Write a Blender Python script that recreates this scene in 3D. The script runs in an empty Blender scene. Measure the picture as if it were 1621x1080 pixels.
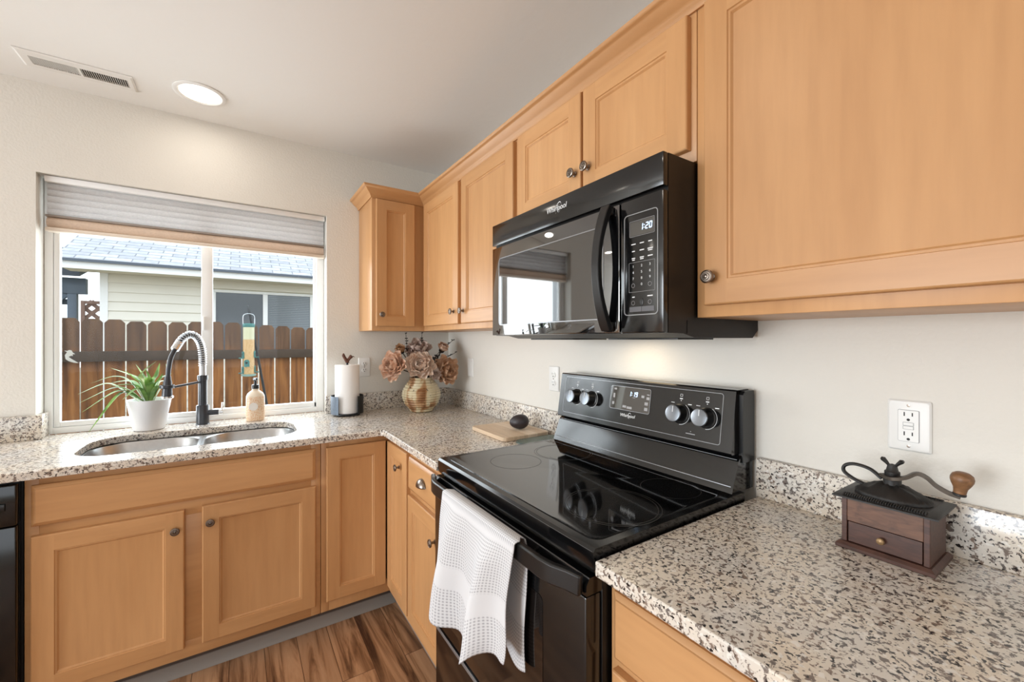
import bpy, bmesh, math, random
from mathutils import Vector, Matrix
R = math.radians
PI = math.pi
random.seed(7)
S = bpy.context.scene
COL = S.collection

# ------------------------------------------------------------------ camera
cam_d = bpy.data.cameras.new('camera'); cam = bpy.data.objects.new('camera', cam_d); COL.objects.link(cam)
cam_d.sensor_width = 36.0; cam_d.lens = 659.13 / 1621 * 36.0; cam_d.shift_y = -1.46 / 1621
cam_d.clip_start = 0.02; cam_d.clip_end = 200
cam.location = (-1.2187, -2.6567, 1.3463)
cam.rotation_euler = (R(90), 0, -0.5813)
S.camera = cam
S.view_settings.view_transform = 'Standard'; S.view_settings.look = 'None'
S.view_settings.exposure = 0.0; S.view_settings.gamma = 1.0; S.view_settings.use_curve_mapping = False
try:
    S.cycles.use_denoising = True; S.cycles.max_bounces = 8; S.cycles.diffuse_bounces = 4
    S.cycles.glossy_bounces = 4; S.cycles.transparent_max_bounces = 12
    S.cycles.sample_clamp_indirect = 8; S.cycles.caustics_reflective = False; S.cycles.caustics_refractive = False
except Exception: pass

# ------------------------------------------------------------------ sky + added fill lights
W = bpy.data.worlds.new('overcast_sky'); S.world = W; W.use_nodes = True
wt = W.node_tree; wt.nodes.clear()
wo = wt.nodes.new('ShaderNodeOutputWorld'); wb = wt.nodes.new('ShaderNodeBackground')
wb.inputs[0].default_value = (0.88, 0.94, 1.0, 1); wb.inputs[1].default_value = 2.5
wt.links.new(wb.outputs[0], wo.inputs[0])

def area(name, loc, rot, sx, sy, power, color=(1, 1, 1), shape='RECTANGLE', spread=None):
    l = bpy.data.lights.new(name, 'AREA'); l.shape = shape; l.size = sx
    if shape in ('RECTANGLE', 'ELLIPSE'): l.size_y = sy
    l.energy = power; l.color = color
    if spread: l.spread = spread
    o = bpy.data.objects.new(name, l); COL.objects.link(o); o.location = loc; o.rotation_euler = rot
    return o
# unseen fill lights added to brighten the room from the left and behind
area('fill_light_left', (-6.34, -1.60, 1.15), (0, R(-116), 0), 2.0, 2.4, 220, (0.88, 0.945, 1.0))
area('fill_light_rear', (-2.0, -6.15, 1.3), (R(118), 0, 0), 2.8, 1.8, 3, (0.88, 0.94, 1.0))
area('window_daylight_boost', (-1.37, 0.20, 1.42), (R(-90), 0, 0), 1.1, 0.9, 20, (0.92, 0.96, 1.0))  # panel added outside the glass, boosts window daylight on jambs and counter

# ------------------------------------------------------------------ colour + materials
def s2l(c):
    c = c / 255.0
    return c / 12.92 if c <= 0.04045 else ((c + 0.055) / 1.055) ** 2.4
def rgb(r, g, b): return (s2l(r), s2l(g), s2l(b), 1.0)

def new_mat(name):
    m = bpy.data.materials.new(name); m.use_nodes = True
    nt = m.node_tree; nt.nodes.clear()
    out = nt.nodes.new('ShaderNodeOutputMaterial'); b = nt.nodes.new('ShaderNodeBsdfPrincipled')
    nt.links.new(b.outputs[0], out.inputs[0])
    return m, nt, b, out
def N(nt, t, **k):
    n = nt.nodes.new(t)
    for a, v in k.items():
        if a in n.inputs: n.inputs[a].default_value = v
        else: setattr(n, a, v)
    return n
def coords(nt, scale=(1, 1, 1), kind='Object', rot=(0, 0, 0)):
    tc = nt.nodes.new('ShaderNodeTexCoord'); mp = nt.nodes.new('ShaderNodeMapping')
    mp.inputs['Scale'].default_value = scale; mp.inputs['Rotation'].default_value = rot
    nt.links.new(tc.outputs[kind], mp.inputs[0]); return mp.outputs[0]
def ramp(nt, fac, stops, interp='LINEAR'):
    r = nt.nodes.new('ShaderNodeValToRGB'); r.color_ramp.interpolation = interp
    e = r.color_ramp.elements
    while len(e) < len(stops): e.new(0.5)
    for i, (p, c) in enumerate(stops): e[i].position = p; e[i].color = c
    nt.links.new(fac, r.inputs[0]); return r.outputs[0]
def mix(nt, fac, a, b, mode='MIX'):
    m = nt.nodes.new('ShaderNodeMix'); m.data_type = 'RGBA'; m.blend_type = mode
    for sock, v in ((m.inputs[0], fac), (m.inputs[6], a), (m.inputs[7], b)):
        if hasattr(v, 'links'): nt.links.new(v, sock)
        else: sock.default_value = v
    return m.outputs[2]
def bump(nt, b, h, strength, dist):
    n = nt.nodes.new('ShaderNodeBump'); n.inputs['Strength'].default_value = strength; n.inputs['Distance'].default_value = dist
    nt.links.new(h, n.inputs['Height']); nt.links.new(n.outputs[0], b.inputs['Normal'])

def plain(name, col, rough=0.5, metal=0.0, spec=0.5, var=0.0, vscale=20, bmp=0, bscale=200, coat=0, emit=None, es=0, ior=1.5):
    m, nt, b, o = new_mat(name)
    b.inputs['Base Color'].default_value = col; b.inputs['Roughness'].default_value = rough
    b.inputs['Metallic'].default_value = metal; b.inputs['Specular IOR Level'].default_value = spec
    b.inputs['IOR'].default_value = ior; b.inputs['Coat Weight'].default_value = coat; b.inputs['Coat Roughness'].default_value = 0.03
    co = coords(nt)
    n = N(nt, 'ShaderNodeTexNoise', Scale=vscale, Detail=4.0); nt.links.new(co, n.inputs['Vector'])
    if var > 0:
        d = tuple(c * (1 - var) for c in col[:3]) + (1,)
        nt.links.new(ramp(nt, n.outputs['Fac'], [(0.3, d), (0.7, col)]), b.inputs['Base Color'])
    if bmp > 0:
        n2 = N(nt, 'ShaderNodeTexNoise', Scale=bscale, Detail=3.0); nt.links.new(co, n2.inputs['Vector'])
        bump(nt, b, n2.outputs['Fac'], bmp, 0.002)
    if emit: b.inputs['Emission Color'].default_value = emit; b.inputs['Emission Strength'].default_value = es
    return m

def maple(name, base, dark, scale):
    m, nt, b, o = new_mat(name)
    co = coords(nt, scale)
    oi = nt.nodes.new('ShaderNodeObjectInfo')
    add = nt.nodes.new('ShaderNodeVectorMath'); add.operation = 'ADD'
    ml = nt.nodes.new('ShaderNodeVectorMath'); ml.operation = 'SCALE'; ml.inputs['Scale'].default_value = 37.0
    cb = nt.nodes.new('ShaderNodeCombineXYZ')
    for i in range(3): nt.links.new(oi.outputs['Random'], cb.inputs[i])
    nt.links.new(cb.outputs[0], ml.inputs[0]); nt.links.new(co, add.inputs[0]); nt.links.new(ml.outputs[0], add.inputs[1])
    n1 = N(nt, 'ShaderNodeTexNoise', Scale=1.0, Detail=3.0, Distortion=0.4); nt.links.new(add.outputs[0], n1.inputs['Vector'])
    n2 = N(nt, 'ShaderNodeTexNoise', Scale=6.0, Detail=5.0); nt.links.new(add.outputs[0], n2.inputs['Vector'])
    c1 = ramp(nt, n1.outputs['Fac'], [(0.25, dark), (0.75, base)])
    c2 = ramp(nt, n2.outputs['Fac'], [(0.3, (0.93, 0.92, 0.91, 1)), (0.6, (1, 1, 1, 1))])
    c = mix(nt, 1.0, c1, c2, 'MULTIPLY')
    tone = ramp(nt, oi.outputs['Random'], [(0.0, (0.93, 0.92, 0.91, 1)), (1.0, (1.03, 1.03, 1.03, 1))])
    c = mix(nt, 1.0, c, tone, 'MULTIPLY')
    nt.links.new(c, b.inputs['Base Color'])
    b.inputs['Roughness'].default_value = 0.36; b.inputs['Specular IOR Level'].default_value = 0.45
    return m

M = {}
MB_, MD_ = rgb(207, 159, 110), rgb(193, 144, 96)
M['maple_v'] = maple('maple_vertical_grain', MB_, MD_, (9, 9, 0.9))
M['maple_h'] = maple('maple_horizontal_grain', MB_, MD_, (0.9, 0.9, 9))

def granite():
    m, nt, b, o = new_mat('speckled_granite')
    co = coords(nt)
    nb = N(nt, 'ShaderNodeTexNoise', Scale=9.0, Detail=2.0); nt.links.new(co, nb.inputs['Vector'])
    base = ramp(nt, nb.outputs['Fac'], [(0.3, rgb(225, 212, 194)), (0.7, rgb(214, 210, 204))])
    # brown-grey blotches
    n1 = N(nt, 'ShaderNodeTexNoise', Scale=96.0, Detail=3.0, Roughness=0.6, Distortion=0.6); nt.links.new(co, n1.inputs['Vector'])
    f1 = ramp(nt, n1.outputs['Fac'], [(0.53, (0, 0, 0, 1)), (0.59, (.92, .92, .92, 1))])
    n1c = N(nt, 'ShaderNodeTexNoise', Scale=22.0, Detail=1.0); nt.links.new(co, n1c.inputs['Vector'])
    brown = ramp(nt, n1c.outputs['Fac'], [(0.4, rgb(120, 100, 88)), (0.6, rgb(92, 84, 82))])
    c = mix(nt, f1, base, brown)
    # black grains
    n2 = N(nt, 'ShaderNodeTexNoise', Scale=140.0, Detail=2.0, Roughness=0.5, Distortion=0.3)
    sh = nt.nodes.new('ShaderNodeVectorMath'); sh.operation = 'ADD'; sh.inputs[1].default_value = (3.3, 1.7, 5.1)
    nt.links.new(co, sh.inputs[0]); nt.links.new(sh.outputs[0], n2.inputs['Vector'])
    f2 = ramp(nt, n2.outputs['Fac'], [(0.595, (0, 0, 0, 1)), (0.64, (1, 1, 1, 1))])
    c = mix(nt, f2, c, rgb(38, 34, 34))
    # pale quartz flecks
    n3 = N(nt, 'ShaderNodeTexNoise', Scale=90.0, Detail=1.0)
    sh2 = nt.nodes.new('ShaderNodeVectorMath'); sh2.operation = 'ADD'; sh2.inputs[1].default_value = (8.3, 4.7, 1.1)
    nt.links.new(co, sh2.inputs[0]); nt.links.new(sh2.outputs[0], n3.inputs['Vector'])
    f3 = ramp(nt, n3.outputs['Fac'], [(0.62, (0, 0, 0, 1)), (0.67, (0.8, 0.8, 0.8, 1))])
    c = mix(nt, f3, c, rgb(236, 232, 226))
    nt.links.new(c, b.inputs['Base Color'])
    b.inputs['Roughness'].default_value = 0.18; b.inputs['Specular IOR Level'].default_value = 0.6
    return m
M['granite'] = granite()

def wallmat(name, col, strength=0.35, scale=110):
    m, nt, b, o = new_mat(name)
    b.inputs['Base Color'].default_value = col; b.inputs['Roughness'].default_value = 0.62; b.inputs['Specular IOR Level'].default_value = 0.3
    co = coords(nt)
    n = N(nt, 'ShaderNodeTexNoise', Scale=scale, Detail=2.0, Roughness=0.45); nt.links.new(co, n.inputs['Vector'])
    bump(nt, b, n.outputs['Fac'], strength, 0.003)
    return m
M['wall'] = wallmat('orange_peel_wall_paint', rgb(224, 220, 212))
M['ceil'] = wallmat('knockdown_ceiling_paint', rgb(235, 234, 231), 0.25, 30)
M['jamb'] = plain('white_jamb_paint', rgb(238, 238, 236), 0.45)

def floormat():
    m, nt, b, o = new_mat('acacia_plank_floor')
    tc = nt.nodes.new('ShaderNodeTexCoord'); sx = nt.nodes.new('ShaderNodeSeparateXYZ'); cb = nt.nodes.new('ShaderNodeCombineXYZ')
    nt.links.new(tc.outputs['Object'], sx.inputs[0])
    nt.links.new(sx.outputs['Y'], cb.inputs['X']); nt.links.new(sx.outputs['X'], cb.inputs['Y'])
    bk = N(nt, 'ShaderNodeTexBrick', Scale=1.0, offset=0.37)
    bk.inputs['Color1'].default_value = (0, 0, 0, 1); bk.inputs['Color2'].default_value = (1, 1, 1, 1); bk.inputs['Mortar'].default_value = (0.5, 0.5, 0.5, 1)
    bk.inputs['Mortar Size'].default_value = 0.0012; bk.inputs['Brick Width'].default_value = 0.92; bk.inputs['Row Height'].default_value = 0.125
    nt.links.new(cb.outputs[0], bk.inputs['Vector'])
    mp = nt.nodes.new('ShaderNodeMapping'); mp.inputs['Scale'].default_value = (1.5, 16, 1); nt.links.new(cb.outputs[0], mp.inputs[0])
    off = nt.nodes.new('ShaderNodeVectorMath'); off.operation = 'SCALE'; off.inputs['Scale'].default_value = 9.0; nt.links.new(bk.outputs['Color'], off.inputs[0])
    ad = nt.nodes.new('ShaderNodeVectorMath'); ad.operation = 'ADD'; nt.links.new(mp.outputs[0], ad.inputs[0]); nt.links.new(off.outputs[0], ad.inputs[1])
    n1 = N(nt, 'ShaderNodeTexNoise', Scale=1.0, Detail=6.0, Roughness=0.62, Distortion=1.1); nt.links.new(ad.outputs[0], n1.inputs['Vector'])
    c = ramp(nt, n1.outputs['Fac'], [(0.31, rgb(76, 50, 36)), (0.43, rgb(142, 104, 74)), (0.54, rgb(188, 146, 110)), (0.75, rgb(210, 170, 134))])
    tone = ramp(nt, bk.outputs['Color'], [(0, (0.8, 0.78, 0.77, 1)), (1, (1.06, 1.05, 1.04, 1))])
    c = mix(nt, 1.0, c, tone, 'MULTIPLY')
    c = mix(nt, bk.outputs['Fac'], c, rgb(84, 58, 42))
    nt.links.new(c, b.inputs['Base Color']); b.inputs['Roughness'].default_value = 0.42; b.inputs['Specular IOR Level'].default_value = 0.35
    bump(nt, b, n1.outputs['Fac'], 0.12, 0.002)
    return m
M['floor'] = floormat()

M['black'] = plain('gloss_black_enamel', rgb(12, 12, 13), 0.13, spec=0.6)
M['black_door'] = plain('black_mirror_glass', rgb(9, 9, 11), 0.03, spec=.5, coat=1.0, ior=2.0)
M['black_satin'] = plain('satin_black_plastic', rgb(17, 17, 18), 0.34, spec=0.5)
M['black_brown'] = plain('textured_black_steel_case', rgb(21, 17, 15), 0.4, spec=0.35, bmp=0.1, bscale=500)
M['cook_glass'] = plain('black_ceramic_glass', rgb(10, 10, 11), 0.06, spec=.5, ior=1.75, coat=.3)
M['ring_grey'] = plain('grey_burner_print', rgb(36, 35, 34), 0.4, var=0.5, vscale=30)
M['trim_grey'] = plain('bright_edge_line', rgb(150, 152, 155), 0.3, metal=0.6)
M['white_print'] = plain('white_screen_print', rgb(226, 228, 230), 0.5)
M['grey_print'] = plain('grey_screen_print', rgb(150, 150, 152), 0.5)
M['lcd'] = plain('blue_white_lit_digits', rgb(190, 220, 255), 0.5, emit=rgb(190, 222, 255), es=1.6)
M['knob_cap'] = plain('brushed_knob_cap', rgb(126, 130, 136), 0.28, metal=0.85)
M['pewter'] = plain('pewter_hardware', rgb(150, 138, 128), 0.3, metal=1.0, var=0.35, vscale=120)
M['steel'] = plain('brushed_stainless_steel', rgb(196, 198, 200), 0.3, metal=1.0, var=0.1, vscale=60)
M['chrome'] = plain('chrome', rgb(225, 226, 228), 0.1, metal=1.0)
M['kick'] = plain('toe_kick_board', rgb(86, 74, 66), 0.6, var=0.15)
M['vinyl_base'] = plain('grey_vinyl_cove_base', rgb(136, 129, 122), 0.5)
M['white_plastic'] = plain('white_plastic_plate', rgb(230, 229, 226), 0.35)
M['slot'] = plain('dark_slot', rgb(30, 28, 27), 0.6)
M['vinyl'] = plain('white_vinyl_window_frame', rgb(244, 245, 245), 0.35)
M['vent_metal'] = plain('white_enamel_register', rgb(228, 226, 222), 0.45)
M['vent_dark'] = plain('register_throat_shade', rgb(60, 50, 44), 0.8)
M['lamp'] = plain('frosted_lamp_lens', rgb(255, 252, 244), 0.5, emit=rgb(255, 250, 238), es=3.5)
M['mw_lamp'] = plain('warm_task_lamp_lens', rgb(255, 236, 200), 0.5, emit=rgb(255, 226, 176), es=3)

def fabric(name, col, trans=0.35):
    m, nt, b, o = new_mat(name)
    b.inputs['Base Color'].default_value = col; b.inputs['Roughness'].default_value = 0.85; b.inputs['Specular IOR Level'].default_value = 0.1
    tr = nt.nodes.new('ShaderNodeBsdfTranslucent'); tr.inputs[0].default_value = col
    mx = nt.nodes.new('ShaderNodeMixShader'); mx.inputs[0].default_value = trans
    nt.links.new(b.outputs[0], mx.inputs[1]); nt.links.new(tr.outputs[0], mx.inputs[2]); nt.links.new(mx.outputs[0], o.inputs[0])
    co = coords(nt, (40, 40, 260))
    n = N(nt, 'ShaderNodeTexNoise', Scale=3.0, Detail=3.0); nt.links.new(co, n.inputs['Vector'])
    d = tuple(c * 0.86 for c in col[:3]) + (1,)
    cc = ramp(nt, n.outputs['Fac'], [(0.35, d), (0.65, col)])
    nt.links.new(cc, b.inputs['Base Color']); nt.links.new(cc, tr.inputs[0])
    return m
M['shade_grey'] = fabric('grey_cellular_shade', rgb(236, 235, 235), 0.5)
M['shade_tan'] = fabric('tan_cellular_shade', rgb(232, 214, 198), 0.45)

def glassmat(name, tint=(0.96, 0.98, 0.98, 1), refl=1.0):
    m = bpy.data.materials.new(name); m.use_nodes = True; nt = m.node_tree; nt.nodes.clear()
    o = nt.nodes.new('ShaderNodeOutputMaterial'); t = nt.nodes.new('ShaderNodeBsdfTransparent'); g = nt.nodes.new('ShaderNodeBsdfGlossy')
    t.inputs[0].default_value = tint; g.inputs['Roughness'].default_value = 0.01
    f = nt.nodes.new('ShaderNodeFresnel'); f.inputs[0].default_value = 1.45
    mm = nt.nodes.new('ShaderNodeMath'); mm.operation = 'MULTIPLY'; mm.inputs[1].default_value = refl; nt.links.new(f.outputs[0], mm.inputs[0])
    x = nt.nodes.new('ShaderNodeMixShader'); nt.links.new(mm.outputs[0], x.inputs[0]); nt.links.new(t.outputs[0], x.inputs[1]); nt.links.new(g.outputs[0], x.inputs[2])
    nt.links.new(x.outputs[0], o.inputs[0]); return m
M['pane'] = glassmat('clear_window_glass', refl=.22)
def green_glass():
    m, nt, b, o = new_mat('pebbled_green_glass')
    b.inputs['Base Color'].default_value = rgb(178, 205, 196); b.inputs['Roughness'].default_value = 0.15
    b.inputs['Transmission Weight'].default_value = 0.75; b.inputs['IOR'].default_value = 1.3
    co = coords(nt); n = N(nt, 'ShaderNodeTexVoronoi', Scale=160.0); nt.links.new(co, n.inputs['Vector'])
    bump(nt, b, n.outputs['Distance'], 0.5, 0.003); return m
M['green_glass'] = green_glass()

# ------------------------------------------------------------------ mesh builder
class MB:
    def __init__(s): s.bm = bmesh.new(); s.mi = 0
    def mark(s):
        for f in s.bm.faces:
            if not f.tag: f.tag = True; f.material_index = s.mi
    def box(s, x0, x1, y0, y1, z0, z1, bev=0.0, seg=2, mi=None):
        if mi is not None: s.mi = mi
        x0, x1 = min(x0, x1), max(x0, x1); y0, y1 = min(y0, y1), max(y0, y1); z0, z1 = min(z0, z1), max(z0, z1)
        v = [s.bm.verts.new((x, y, z)) for x in (x0, x1) for y in (y0, y1) for z in (z0, z1)]
        fs = [s.bm.faces.new([v[i] for i in q]) for q in ((0, 1, 3, 2), (4, 6, 7, 5), (0, 4, 5, 1), (2, 3, 7, 6), (0, 2, 6, 4), (1, 5, 7, 3))]
        if bev > 0:
            es = list({e for f in fs for e in f.edges})
            bmesh.ops.bevel(s.bm, geom=es, offset=min(bev, 0.45 * min(x1 - x0, y1 - y0, z1 - z0)), segments=seg, affect='EDGES', profile=0.5)
        s.mark(); return s
    def rings(s, loops, closed=True, cap0=False, cap1=False, mi=None):
        if mi is not None: s.mi = mi
        vs = [[s.bm.verts.new(p) for p in l] for l in loops]
        n = len(vs[0])
        for a, b in zip(vs[:-1], vs[1:]):
            for i in range(n if closed else n - 1):
                j = (i + 1) % n
                try: s.bm.faces.new((a[i], a[j], b[j], b[i]))
                except ValueError: pass
        if cap0: s.bm.faces.new(list(reversed(vs[0])))
        if cap1: s.bm.faces.new(vs[-1])
        s.mark(); return vs
    def lathe(s, prof, c, axis=(0, 0, 1), seg=28, cap0=True, cap1=True, mi=None, sx=1, sy=1):
        ax = Vector(axis).normalized(); t = Vector((1, 0, 0)) if abs(ax.x) < 0.9 else Vector((0, 1, 0))
        u = (t - ax * t.dot(ax)).normalized(); w = ax.cross(u); c = Vector(c)
        loops = [[c + ax * h + (u * math.cos(2 * PI * i / seg) * sx + w * math.sin(2 * PI * i / seg) * sy) * max(r, 1e-5) for i in range(seg)] for r, h in prof]
        s.rings(loops, True, cap0, cap1, mi); return s
    def tube(s, pts, r, seg=10, mi=None, flat=None, up=None):
        pts = [Vector(p) for p in pts]; n = len(pts)
        rr = r if isinstance(r, (list, tuple)) else [r] * n
        loops = []; ref = Vector(up) if up else None
        for i, p in enumerate(pts):
            t = (pts[min(i + 1, n - 1)] - pts[max(i - 1, 0)]).normalized()
            if ref is None: ref = Vector((0, 0, 1)) if abs(t.z) < 0.9 else Vector((1, 0, 0))
            a = ref - t * ref.dot(t)
            if a.length < 1e-4: a = t.orthogonal()
            a.normalize(); b = t.cross(a)
            if not up: ref = a
            fa, fb = flat if flat else (1, 1)
            loops.append([p + (a * math.cos(2 * PI * k / seg) * fa + b * math.sin(2 * PI * k / seg) * fb) * rr[i] for k in range(seg)])
        s.rings(loops, True, True, True, mi); return s
    def bar(s, pts, w, h, up=(0, 0, 1), mi=None):   # rectangular section swept along pts: w across, h along up
        pts = [Vector(p) for p in pts]; n = len(pts); up = Vector(up); loops = []
        for i, p in enumerate(pts):
            t = (pts[min(i + 1, n - 1)] - pts[max(i - 1, 0)]).normalized()
            b = t.cross(up).normalized(); a = b.cross(t).normalized()
            ww = w[i] if isinstance(w, list) else w; hh = h[i] if isinstance(h, list) else h
            loops.append([p + b * x * ww / 2 + a * y * hh / 2 for x, y in ((1, 1), (-1, 1), (-1, -1), (1, -1))])
        s.rings(loops, True, True, True, mi); return s
    def prism(s, pts, f, mi=None):   # pts: 2D outline; f(p, k) -> 3D for k = 0, 1
        if mi is not None: s.mi = mi
        a = [s.bm.verts.new(f(p, 0)) for p in pts]; b = [s.bm.verts.new(f(p, 1)) for p in pts]; n = len(pts)
        s.bm.faces.new(list(reversed(a))); s.bm.faces.new(b)
        for i in range(n): s.bm.faces.new((a[i], a[(i + 1) % n], b[(i + 1) % n], b[i]))
        s.mark(); return s
    def quad(s, p, mi=None):
        if mi is not None: s.mi = mi
        s.bm.faces.new([s.bm.verts.new(q) for q in p]); s.mark(); return s
    def sphere(s, c, r, sc=(1, 1, 1), seg=20, mi=None, rot=None):
        m = Matrix.Translation(Vector(c)) @ (rot.to_4x4() if rot else Matrix.Identity(4)) @ Matrix.Diagonal((sc[0] * r, sc[1] * r, sc[2] * r, 1))
        if mi is not None: s.mi = mi
        bmesh.ops.create_uvsphere(s.bm, u_segments=seg, v_segments=max(8, seg * 2 // 3), radius=1, matrix=m); s.mark(); return s
    def build(s, name, mat, parent=None, loc=(0, 0, 0), smooth=38, fixn=True):
        if fixn: bmesh.ops.recalc_face_normals(s.bm, faces=s.bm.faces[:])
        o0 = Vector(ORG[parent.name]) if parent else Vector(loc)
        bmesh.ops.translate(s.bm, verts=s.bm.verts[:], vec=-o0)
        me = bpy.data.meshes.new(name); s.bm.to_mesh(me); s.bm.free()
        for m in (mat if isinstance(mat, (list, tuple)) else [mat]): me.materials.append(M[m] if isinstance(m, str) else m)
        if smooth: me.shade_smooth(); me.set_sharp_from_angle(angle=R(smooth))
        o = bpy.data.objects.new(name, me); COL.objects.link(o)
        if parent: o.parent = parent
        else: o.location = o0
        ORG[o.name] = tuple(o0); return o
ORG = {}
def tag(o, label=None, cat=None, group=None, kind=None):
    if label: o['label'] = label
    if cat: o['category'] = cat
    if group: o['group'] = group
    if kind: o['kind'] = kind
    return o
def thing(name, label, cat, loc=(0, 0, 0), group=None):
    o = bpy.data.objects.new(name, None); COL.objects.link(o); o.location = loc; o.empty_display_size = 0.05
    ORG[o.name] = tuple(loc); return tag(o, label, cat, group)
def struct(o): o['kind'] = 'structure'; return o
def rrect(x0, x1, y0, y1, r, n=6):
    pts = []
    for cx, cy, a in ((x1 - r, y1 - r, 0), (x0 + r, y1 - r, 90), (x0 + r, y0 + r, 180), (x1 - r, y0 + r, 270)):
        for i in range(n + 1):
            t = R(a + 90 * i / n); pts.append((cx + r * math.cos(t), cy + r * math.sin(t)))
    return pts
def spline(pts, n=8):
    P = [Vector(p) for p in pts]; P = [P[0] * 2 - P[1]] + P + [P[-1] * 2 - P[-2]]; out = []
    for i in range(1, len(P) - 2):
        for k in range(n):
            t = k / n; a, b, c, d = P[i - 1:i + 3]
            out.append(0.5 * ((2 * b) + (c - a) * t + (2 * a - 5 * b + 4 * c - d) * t * t + (3 * b - a - 3 * c + d) * t ** 3))
    out.append(P[-2]); return out

class Frame:   # a flat working plane: origin, right direction, up direction, outward normal
    def __init__(s, o, U, V=(0, 0, 1)):
        s.o = Vector(o); s.U = Vector(U).normalized(); s.V = Vector(V).normalized(); s.N = s.U.cross(s.V).normalized()
    def p(s, u, v, n=0): return s.o + s.U * u + s.V * v + s.N * n
def fbox(mb, F, u0, u1, v0, v1, n0, n1, mi=None):
    mb.rings([[F.p(u0, v0, n), F.p(u1, v0, n), F.p(u1, v1, n), F.p(u0, v1, n)] for n in (n0, n1)], True, True, True, mi)
def outline(mb, F, u0, u1, v0, v1, r, n, w, mi=None):   # thin raised line along a rounded rectangle
    pts = rrect(u0, u1, v0, v1, r, 5); pi = rrect(u0 + w, u1 - w, v0 + w, v1 - w, max(r - w, w * 0.5), 5)
    mb.rings([[F.p(a, b, 0) for a, b in pts], [F.p(a, b, n) for a, b in pts], [F.p(a, b, n) for a, b in pi], [F.p(a, b, 0) for a, b in pi]], True, False, False, mi)
def text(name, s, F, u, v, size, mat, parent, n=0.0004, shear=0.0, align='CENTER', ext=0.00015):
    cu = bpy.data.curves.new(name, 'FONT'); cu.body = s; cu.size = size; cu.align_x = align; cu.align_y = 'CENTER'; cu.extrude = ext; cu.shear = shear
    tmp = bpy.data.objects.new(name, cu); COL.objects.link(tmp)
    dg = bpy.context.evaluated_depsgraph_get(); dg.update()
    me = bpy.data.meshes.new_from_object(tmp.evaluated_get(dg)); bpy.data.objects.remove(tmp); bpy.data.curves.remove(cu)
    o0 = Vector(ORG[parent.name])
    for q in me.vertices: q.co = F.p(u + q.co.x, v + q.co.y, n + q.co.z) - o0
    me.materials.clear(); me.materials.append(M[mat])
    o = bpy.data.objects.new(name, me); COL.objects.link(o); o.parent = parent; ORG[o.name] = tuple(o0); return o
SEG = {'0': 'abcdef', '1': 'bc', '2': 'abged', '3': 'abgcd', '9': 'abcdfg', '8': 'abcdefg'}
def digits(mb, F, s, u, v, h, sl=0.1):   # lit seven-segment figures, v is the centre
    w = h * 0.52; t = h * 0.13
    def q(u0, u1, v0, v1): mb.rings([[F.p(a + (b - v) * sl, b, n) for a, b in ((u0, v0), (u1, v0), (u1, v1), (u0, v1))] for n in (0.0004, 0.0008)], True, True, True)
    for ch in s:
        if ch == ':':
            for d in (-0.2, 0.2): q(u, u + t, v + d * h - t / 2, v + d * h + t / 2)
            u += t * 2.4; continue
        for g in SEG[ch]:
            if g in 'agd': y = v + {'a': h / 2 - t / 2, 'g': 0, 'd': -h / 2 + t / 2}[g]; q(u + t * .6, u + w - t * .6, y - t / 2, y + t / 2)
            else:
                x = u + (w - t if g in 'bc' else 0); y0 = v if g in 'bf' else v - h / 2; q(x, x + t, y0 + t * .3, y0 + h / 2 - t * .3)
        u += w + t * 1.3

# ------------------------------------------------------------------ room shell
H = 2.473; XL, YR = -6.2, -6.0
ZC = 0.914; CT = 0.0305
WX0, WX1, WZ1 = -1.957, -0.783, 2.081
mb = MB(); mb.box(XL - .16, 0.16, YR - .16, 0.0, -0.1, 0); struct(mb.build('floor', 'floor', smooth=0))
mb = MB(); mb.box(XL - .16, 0.16, YR - .16, 0.16, H, H + 0.12); struct(mb.build('ceiling', 'ceil', smooth=0))
mb = MB(); mb.box(0, 0.16, YR, 0.16, 0, H); struct(mb.build('wall_right', 'wall', smooth=0))
mb = MB()
mb.box(XL, WX0, 0, 0.16, 0, H); mb.box(WX1, 0, 0, 0.16, 0, H); mb.box(WX0, WX1, 0, 0.16, 0, ZC - CT - 0.001); mb.box(WX0, WX1, 0, 0.16, WZ1, H)
struct(mb.build('wall_back', 'wall', smooth=0))
mb = MB()
mb.box(XL - .16, XL, YR, -2.85, 0, H); mb.box(XL - .16, XL, -0.35, 0.16, 0, H); mb.box(XL - .16, XL, -2.85, -0.35, 2.15, H)
struct(mb.build('wall_left', 'wall', smooth=0))
mb = MB()
mb.box(XL - .16, -3.4, YR - .16, YR, 0, H); mb.box(-0.6, 0.16, YR - .16, YR, 0, H); mb.box(-3.4, -0.6, YR - .16, YR, 2.2, H); mb.box(-3.4, -0.6, YR - .16, YR, 0, 0.4)
struct(mb.build('wall_rear', 'wall', smooth=0))

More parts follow.
